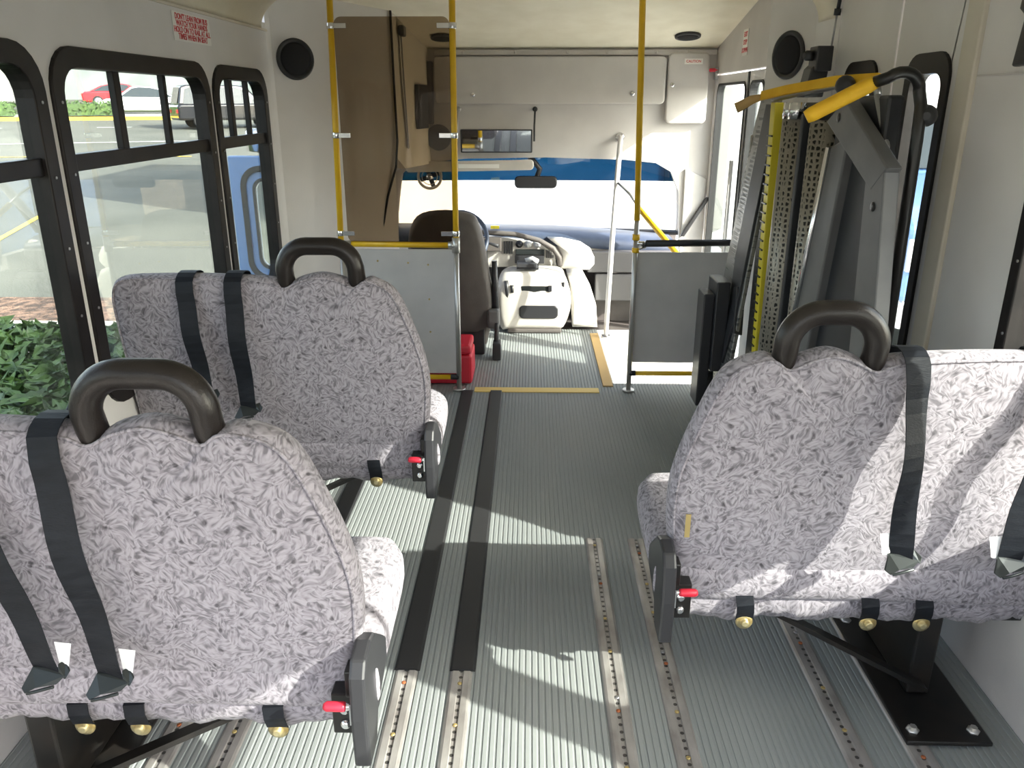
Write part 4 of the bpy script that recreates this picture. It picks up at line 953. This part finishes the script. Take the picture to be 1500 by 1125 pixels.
# hanging black pouch at upper right
t = empty('hanging_pouch', (1.235,2.0,1.75), 'black vinyl pouch hanging on the right wall at the top right corner of the photo', 'pouch')
key = [(2.20,1.585),(2.185,1.70),(2.215,1.72),(2.212,1.755),(2.185,1.775),(2.175,1.96),(1.80,1.97),(1.79,1.60),(1.95,1.582),(2.08,1.592)]
mb = MB(); mb.pillow(key[::-1], lambda u,z,h:(1.228-h,u,z), .035,.012,3,.004); mb.build('pouch_body','black_plastic',t)
mb = MB(); mb.box(1.222,1.2495,1.85,1.90,1.93,1.985); mb.box(1.222,1.2495,2.10,2.15,1.93,1.985); mb.build('hanger_straps','belt_web',t)

# ------------------------------------------------------------------ outside
UX, UY = -.42, .9075
def gz(x, y):
    s = UX*x+UY*y
    return -.80 + .038*max(0, s-8)
def ground():
    mb = MB(); vs = []; xs = [-90+4*i for i in range(46)]; ys = [-60+4*i for i in range(46)]
    for y in ys:
        for x in xs: vs.append((x,y,gz(x,y)))
    n = len(xs)
    mb.add(vs, [(j*n+i,j*n+i+1,(j+1)*n+i+1,(j+1)*n+i) for j in range(len(ys)-1) for i in range(n-1)], True); mb.build('ground','asphalt',kind='structure')
ground()
def sp(s, q):   # point at distance s up the slope, q sideways (+ right)
    x = UX*s + UY*q; y = UY*s - UX*q
    return Vector((x,y,gz(x,y)))
def stripe(pts, w, m, label, cat='painted line', lift=.012):
    mb = MB(); n = len(pts); vs = []
    for i, p in enumerate(pts):
        a = pts[max(0,i-1)]; b = pts[min(n-1,i+1)]; d = Vector((b[0]-a[0],b[1]-a[1],0)).normalized(); q = Vector((-d.y,d.x,0))*w/2
        for sg in (-1,1):
            v = Vector((p[0],p[1],0))+q*sg; vs.append((v.x,v.y,gz(v.x,v.y)+lift))
    mb.add(vs, [(2*i,2*i+1,2*i+3,2*i+2) for i in range(n-1)]); return mb.build('painted_line', m, label=label, cat=cat)
stripe([(-9.1,15.2),(-8.3,12.2)], .10, 'line_yellow','yellow parking line on the asphalt seen low through the nearest left window')
stripe([(-16,24),(-13.2,24.6),(-10.4,25.2)], .14, 'line_yellow','yellow parking line farther off beyond the second left window')
stripe([sp(33,-14),sp(33,-6),sp(33,2),sp(33,8)], .18, 'line_white','long white line across the far parking lot')
for q in (-12,-7,-2):
    stripe([sp(41,q),sp(41,q+1.4)], .16, 'line_white','short white lane dash on the far road')['group'] = 'white lane dashes on the far road'
# kerbs and planting
def kerb(s, q0, q1, w, h, m, name, label, cat):
    mb = MB(); vs = []; N = 12
    for i in range(N+1):
        q = q0+(q1-q0)*i/N
        for ds, dz in ((0,-.05),(0,h),(w,h),(w,-.05)):
            p = sp(s+ds,q); vs.append((p.x,p.y,p.z+dz))
    mb.add(vs, [(4*i+k,4*i+k+1,4*i+5+k,4*i+4+k) for i in range(N) for k in range(3)]); return mb.build(name, m, label=label, cat=cat)
kerb(46.5,-40,40,.25,.16,'kerb_yellow','kerb','yellow painted kerb of the far planted strip','kerb')
kerb(46.75,-40,40,3.2,.12,'concrete','median_strip','pale concrete strip behind the yellow kerb','strip')
def foliage(mb, fn, n, size, zfun):
    for _ in range(n):
        p, nrm = fn(); a = random.uniform(0,6.28); tilt = Vector((random.uniform(-1,1),random.uniform(-1,1),random.uniform(-1,1))).normalized()
        d = (nrm+tilt*.9).normalized(); u = d.orthogonal().normalized(); w = d.cross(u); u, w = u*math.cos(a)+w*math.sin(a), w*math.cos(a)-u*math.sin(a)
        L = size*random.uniform(.6,1.3); q = L*.42
        mb.add([p-u*L*.5, p+w*q*.5+d*q*.2, p+u*L*.5, p-w*q*.5+d*q*.2], [(0,1,2,3)])
def hedge(name, x0, x1, y0, y1, zt, zb, n, size, label):
    t = empty(name, ((x0+x1)/2,(y0+y1)/2,zb), label, 'hedge')
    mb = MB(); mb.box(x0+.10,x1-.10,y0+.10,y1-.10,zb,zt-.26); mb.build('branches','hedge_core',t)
    mb = MB()
    def f():
        r = random.random(); bump = lambda x,y: .07*math.sin(x*2.3)+.06*math.sin(y*3.1+x)
        if r < .55:
            x, y = random.uniform(x0,x1), random.uniform(y0,y1); return Vector((x,y,zt-.05+bump(x,y)+random.uniform(-.06,.05))), Vector((0,0,1))
        if r < .8:
            y = random.uniform(y0,y1); return Vector((x1-random.uniform(0,.1),y,random.uniform(zb,zt))), Vector((1,0,.3))
        x = random.uniform(x0,x1); return Vector((x,(y0 if random.random()<.5 else y1),random.uniform(zb,zt))), Vector((0,1,.3))
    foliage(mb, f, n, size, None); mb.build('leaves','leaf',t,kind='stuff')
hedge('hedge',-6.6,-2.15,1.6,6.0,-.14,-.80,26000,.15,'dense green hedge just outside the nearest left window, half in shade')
for q0, q1, lb in ((-18,-12.5,'low clipped hedge on the far median seen left of the white car'),(-9.2,-5.8,'low clipped hedge on the far median under the white car'),(-4.8,-1.0,'low clipped hedge on the far median by the black car')):
    a = sp(47.8,(q0+q1)/2); t = empty('hedge', a, lb, 'hedge', 'clipped hedges on the far median')
    mb = MB(); L = (q1-q0)/2; cu = Vector((UY,-UX,0)); cv = Vector((UX,UY,0))
    def f():
        h = random.uniform(0,.62); return a+cu*random.uniform(-L,L)+cv*random.uniform(-.6,.6)+Vector((0,0,.22+h)), Vector((0,-.5,.8))
    mb.obox(a+Vector((0,0,.45)), cu*(L-.1), cv*.5, (0,0,.28)); foliage(mb, f, 700, .22, None); mb.build('leaves','leaf',t,kind='stuff')
# near concrete kerb and mulch bed at left
mb = MB(); mb.box(-7.6,-3.55,7.1,7.9,-.82,-.62); mb.build('concrete_kerb','concrete',label='wide pale concrete kerb beyond the hedge at left',cat='kerb',bevel=.03)
mb = MB(); mb.box(-8.5,-3.7,7.95,9.1,-.82,-.66); mb.build('mulch_bed','mulch',label='brown mulch bed behind the concrete kerb at left',cat='bed',bevel=.03)
mb = MB(); mb.add([p+Vector((0,0,.03)) for p in (sp(54.5,-40),sp(57.5,-40),sp(57.5,40),sp(54.5,40))],[(0,1,2,3)]); mb.build('grass_verge','grass',label='green verge behind the far median',cat='grass',kind='stuff')

# cars
def car(name, label, origin, heading, L=4.7, W=1.8, H=1.42, paint='paint_white', suv=False, kind='car', scale=1):
    t = empty(name, origin, label, 'car'); ch, sh = math.cos(heading), math.sin(heading); o = Vector(origin)
    def T(x, y, z): return o + Vector((ch*x-sh*y, sh*x+ch*y, z))*scale
    if suv:
        body = [(-L/2,.35),(-L/2,.9),(-L/2+.08,1.02),(L*.18,1.05),(L/2-.12,.95),(L/2,.75),(L/2,.35)]
        cab = [(-L/2+.06,1.0),(-L/2+.25,H-.08),(-L/2+.5,H),(L*.04,H),(L*.10,H-.06),(L*.25,1.02)]
    else:
        body = [(-L/2,.38),(-L/2-.02,.62),(-L/2+.12,.90),(-L*.3,.95),(L*.2,.94),(L*.38,.84),(L/2-.06,.66),(L/2,.45),(L/2-.05,.25),(-L/2+.05,.25)]
        cab = [(-L*.40,.90),(-L*.26,H-.16),(-L*.12,H-.02),(L*.02,H),(L*.10,H-.07),(L*.26,.92)]
    mb = MB(); mb.prism([T(x,-W/2,z) for x,z in body], T(0,W,0)-T(0,0,0)); bd = mb.build('body',paint,t,bevel=.10*scale,seg=4)
    w2 = W*.80
    mb = MB(); n = len(cab); cz = .95
    lo = [T(x,-W/2+.05+(z-cz)*.30,z) for x,z in cab]; hi = [T(x,W/2-.05-(z-cz)*.30,z) for x,z in cab]
    mb.add(lo+hi, [tuple(range(n))[::-1], tuple(range(n,2*n))]+[(i,(i+1)%n,n+(i+1)%n,n+i) for i in range(n)]); mb.build('cabin',paint,t,bevel=.05*scale,seg=3)
    for s_ in (-1,1):
        mb = MB(); xs = [(p[0]*.86,) for p in cab]
        q = []
        for x, z in cab:
            xx = x*.88 + (sum(c_[0] for c_ in cab)/n)*.12; zz = cz+.03+(z-cz)*.84; q.append(T(xx, s_*(W/2-.035-(zz-cz)*.30), zz))
        mb.prism(q, (T(0,s_*.012,0)-T(0,0,0))); mb.build('side_window','car_glass',t)
        for x in (-L*.31, L*.31):
            mb = MB(); a = T(x,s_*(W/2-.20),.33); b = T(x,s_*(W/2+.015),.33); mb.lathe(a,b-a,[(.33*scale,0),(.34*scale,.05*scale),(.34*scale,.19*scale),(.30*scale,.215*scale)],24); wh = mb.build('wheel','tyre',t)
            mb = MB(); b2 = T(x,s_*(W/2+.025),.33); mb.lathe(b,b2-b,[(.22*scale,-.0),(.21*scale,.012*scale),(.06*scale,.02*scale)],18); mb.build('wheel_rim','steel',wh)
        mb = MB(); mb.obox(T(-L/2+.02,s_*W*.38,.72),T(.05,0,0)-T(0,0,0),T(0,.16,0)-T(0,0,0),(0,0,.07*scale)); mb.build('tail_light','tail_red',t)
        mb = MB(); mb.obox(T(L/2-.12,s_*W*.38,.68),T(.07,0,0)-T(0,0,0),T(0,.16,0)-T(0,0,0),(0,0,.06*scale)); mb.build('head_light','gauge_white',t)
    # windscreen and rear glass
    for i0, i1 in ((0,1),(n-2,n-1)):
        (xa,za),(xb,zb) = cab[i0],cab[i1]; sg = -1 if i0 == 0 else 1
        mb = MB(); mb.prism([T(xa+sg*.02,-W*.36,za+.05),T(xb+sg*.02,-W*.30,zb-.02),T(xb+sg*.02,W*.30,zb-.02),T(xa+sg*.02,W*.36,za+.05)], T(sg*.012,0,.006)-T(0,0,0)); mb.build('windscreen','car_glass',t)
    return t
road = math.atan2(-UX, UY)  # heading along the far road
car('parked_car','white sedan parked across the road, seen through the second left window', sp(51,-.1), road+math.pi, L=4.5, H=1.5, paint='paint_white')
car('parked_car','red car parked behind and left of the white sedan', sp(62,-1.2), road, paint='paint_red')
car('parked_car','black sport utility car at the right of the white sedan', sp(40,3.6), road+.15, L=4.9, W=1.95, H=1.8, paint='paint_black', suv=True)
car('parked_car','silver grey car seen high through the last left window', sp(52,9.5), road+.2, paint='latch_metal')
# far buildings
def building(s, q0, q1, d, h, m, label, cols):
    a, b = sp(s,q0), sp(s,q1); t = empty('building', (a+b)/2, label, 'building'); mb = MB(); dv = Vector((UX,UY,0))*d
    z0 = min(a.z,b.z)-.5
    mb.prism([(a.x,a.y,z0),(b.x,b.y,z0),(b.x,b.y,a.z+h),(a.x,a.y,a.z+h)], dv); mb.build('walls',m,t)
    mb = MB(); mb.prism([(a.x,a.y,a.z+h),(b.x,b.y,a.z+h),(b.x,b.y,a.z+h+.25),(a.x,a.y,a.z+h+.25)], dv*1.02); mb.build('roof','building_grey',t)
    for i in range(cols):
        f0 = (i+.25)/cols; f1 = (i+.75)/cols; p = a.lerp(b,f0); q = a.lerp(b,f1); n = -Vector((UX,UY,0))*.04
        mb = MB(); mb.prism([(p.x,p.y,a.z+h*.42),(q.x,q.y,a.z+h*.42),(q.x,q.y,a.z+h*.78),(p.x,p.y,a.z+h*.78)], n); mb.build('window','car_glass',t)
building(70,-62,-8,8,4.6,'building_pale','pale low building behind the far road, left of the red car',5)
building(74,-6,22,10,5.4,'building_grey','grey building behind the white sedan',5)
# fence posts at the far verge
for q in (-15.5,-13.2,-10.9):
    p = sp(59,q); mb = MB(); mb.cyl(p,(p.x,p.y,p.z+2.4),.05,8); mb.build('fence_post','steel',label='thin grey post on the far verge before the pale building',cat='post',group='thin grey posts on the far verge')

# open driver's door of the bus, seen through the last left window
t = empty('open_driver_door', (-1.5,5.25,-.2), 'blue driver door of the bus standing open, outside the last left window', 'car door')
f = XZ(5.22, 1)
plate('door_shell', [(-1.93,-.35),(-1.08,-.35),(-1.08,1.0),(-1.16,1.13),(-1.28,1.18),(-1.93,1.18)], [rrect(-1.82,-1.16,.42,1.08,.10)], f, .06, 'paint_blue', t, bevel=.01)
plate('window_gasket', rrect(-1.86,-1.12,.38,1.12,.13), [rrect(-1.825,-1.155,.415,1.085,.10)], XZ(5.205,1), .02, 'black_rubber', t, bevel=.004)
plate('inner_gasket', rrect(-1.785,-1.20,.455,1.045,.075), [rrect(-1.765,-1.22,.475,1.025,.06)], XZ(5.21,1), .02, 'black_rubber', t)
plate('inner_frame', rrect(-1.83,-1.15,.41,1.09,.105), [rrect(-1.77,-1.215,.47,1.03,.07)], XZ(5.225,1), .03, 'paint_blue', t)
mb = MB(); mb.box(-1.80,-1.18,5.245,5.249,.44,1.06); mb.build('pane','window_glass',t)
t = empty('door_mirror', (-1.9,5.45,1.25), 'silver exterior mirror above the open blue driver door', 'mirror')
mb = MB(); mb.lathe((-1.80,5.45,1.19),(0,0,1),[(.04,0),(.07,.01),(.07,.13),(.05,.15)],18); mb.build('mirror_shell','chrome',t)
mb = MB(); mb.tube([(-1.80,5.45,1.20),(-1.6,5.46,1.14),(-1.05,5.55,1.0)],.015,8); mb.build('mirror_arm','black_plastic',t)

# front: bright white building ahead, pale forecourt
mb = MB()
for (s0,s1) in ((0,1),): mb.add([(-1.6,7.3,gz(-1.6,7.3)+.03),(2.95,7.3,gz(2.95,7.3)+.03),(2.95,13.5,gz(2.95,13.5)+.08),(-2.6,13.5,gz(-2.6,13.5)+.08)],[(0,1,2,3)])
mb.build('pale_forecourt','pale_pavement',label='sunlit pale paving in front of the bus',cat='paving')
t = empty('building', (3,14,-.6), 'sunlit white building straight ahead beyond the windscreen', 'building')
mb = MB(); mb.box(-3.0,6.5,13.6,19,-1.0,4.6); mb.build('walls','white_wall',t)
mb = MB(); mb.box(-3.15,6.6,13.45,19.1,4.6,4.85); mb.build('roof','building_pale',t)
mb = MB(); mb.box(2.2,3.2,13.55,13.6,-.5,1.9); mb.build('door','building_pale',t)
mb = MB(); mb.box(3.6,5.8,13.55,13.6,.9,2.2); mb.build('window','building_pale',t)
# right side: pavement, grass, parked blue truck, cone
mb = MB(); mb.add([(1.9,-4,-.785),(4.2,-4,-.785),(4.2,7.5,-.785),(1.9,7.5,-.785)],[(0,1,2,3)]); mb.build('pavement','pale_pavement',label='pale pavement outside the entry door',cat='paving')
mb = MB(); mb.add([(8,16,gz(8,16)+.05),(44,12,gz(44,12)+4.0),(44,44,gz(44,44)+5.5),(14,44,gz(14,44)+4.5)],[(0,1,2,3)]); mb.build('grass_bank','grass',label='green grass bank seen through the lift door window',cat='grass',kind='stuff')
def truck():
    o = Vector((4.15,6.9,-.80)); t = empty('pickup_truck', o, 'blue truck with square grille parked outside the lift door window', 'truck'); 
    def T(x,y,z): return o+Vector((x,y,z))
    mb = MB(); mb.prism([T(-.95,0,.5),T(-.95,0,1.30),T(-.95,.15,1.42),T(-.95,1.5,1.62),T(-.95,1.6,1.62),T(-.95,2.0,2.2),T(-.95,3.4,2.2),T(-.95,3.6,1.5),T(-.95,5.2,1.5),T(-.95,5.2,.5)],(1.9,0,0)); mb.build('body','paint_blue',t,bevel=.06,seg=3)
    plate('grille_surround', rrect(-.62,.62,.80,1.34,.05), [rrect(-.54,.54,.87,1.27,.03)], lambda u,v,w:T(u,-.05+w,v), .05,'chrome',t,bevel=.005)
    mb = MB()
    for k in range(6): mb.box(o.x-.54,o.x+.54,o.y-.04,o.y-.01,o.z+.89+k*.065,o.z+.915+k*.065)
    mb.build('grille_bars','black_plastic',t)
    mb = MB(); mb.box(o.x-1.0,o.x+1.0,o.y-.18,o.y+.05,o.z+.45,o.z+.70); mb.build('bumper','chrome',t,bevel=.03)
    for s_ in (-1,1):
        mb = MB(); mb.box(o.x+s_*.79-.13,o.x+s_*.79+.13,o.y-.03,o.y+.05,o.z+.92,o.z+1.2); mb.build('head_light','gauge_white',t,bevel=.01)
        for y in (.9,4.2):
            mb = MB(); mb.lathe(T(s_*.72,y,.40),(s_,0,0),[(.38,0),(.40,.05),(.40,.22),(.34,.25)],24); mb.build('wheel','tyre',t)
    mb = MB(); mb.prism([T(-.8,1.62,1.66),T(.8,1.62,1.66),T(.7,1.97,2.14),T(-.7,1.97,2.14)],(0,-.03,.01)); mb.build('windscreen','car_glass',t)
truck()
t = empty('traffic_cone', (12.0,26.0,gz(12,26)+.6), 'orange traffic cone standing on the grass bank outside', 'cone')
c = wloc(t); mb = MB(); mb.lathe(c,(0,0,1),[(.20,0),(.16,.05),(.04,.75),(.03,.78)],16); mb.build('cone_body','orange_cone',t)
mb = MB(); mb.obox(c+Vector((0,0,.02)),(.28,0,0),(0,.28,0),(0,0,.02)); mb.build('cone_base','orange_cone',t)

# ------------------------------------------------------------------ light
SUN = Vector((-1.50,.78,-1.0)).normalized()
sl_ = bpy.data.lights.new('sun','SUN'); sl_.energy = 13.5; sl_.angle = R(.6); sl_.color = (1.0,.955,.88)
so = bpy.data.objects.new('sun', sl_); COL.objects.link(so); so.location = (6,-3,8)
so.rotation_euler = SUN.to_track_quat('-Z','Y').to_euler()
w = bpy.data.worlds.new('sky'); SC.world = w; w.use_nodes = True; nt = w.node_tree
bg = nt.nodes['Background']; sky = nt.nodes.new('ShaderNodeTexSky'); sky.sky_type = 'NISHITA'; sky.sun_disc = False
sky.sun_elevation = R(32); sky.sun_rotation = math.atan2(-SUN.x, -SUN.y); sky.air_density = 1.0; sky.dust_density = 3.0
hs = nt.nodes.new('ShaderNodeHueSaturation'); hs.inputs['Saturation'].default_value = .55; nt.links.new(sky.outputs[0], hs.inputs['Color']); nt.links.new(hs.outputs[0], bg.inputs['Color']); bg.inputs['Strength'].default_value = .85

# ------------------------------------------------------------------ camera
cd = bpy.data.cameras.new('camera'); cam = bpy.data.objects.new('camera', cd); COL.objects.link(cam)
cd.sensor_width = 36; cd.lens = 36*1170/1500; cd.clip_start = .02; cd.clip_end = 500
cam.location = (0,0,1.5); cam.rotation_mode = 'XYZ'
cam.rotation_euler = (R(90-19.42), 0, R(1.293))
SC.camera = cam
SC.view_settings.view_transform = 'Standard'; SC.view_settings.look = 'None'; SC.view_settings.gamma = 1; SC.view_settings.use_curve_mapping = False
SC.view_settings.exposure = 0.25
SC.cycles.max_bounces = 12; SC.cycles.diffuse_bounces = 6; SC.cycles.transparent_max_bounces = 16
SC.cycles.use_denoising = True
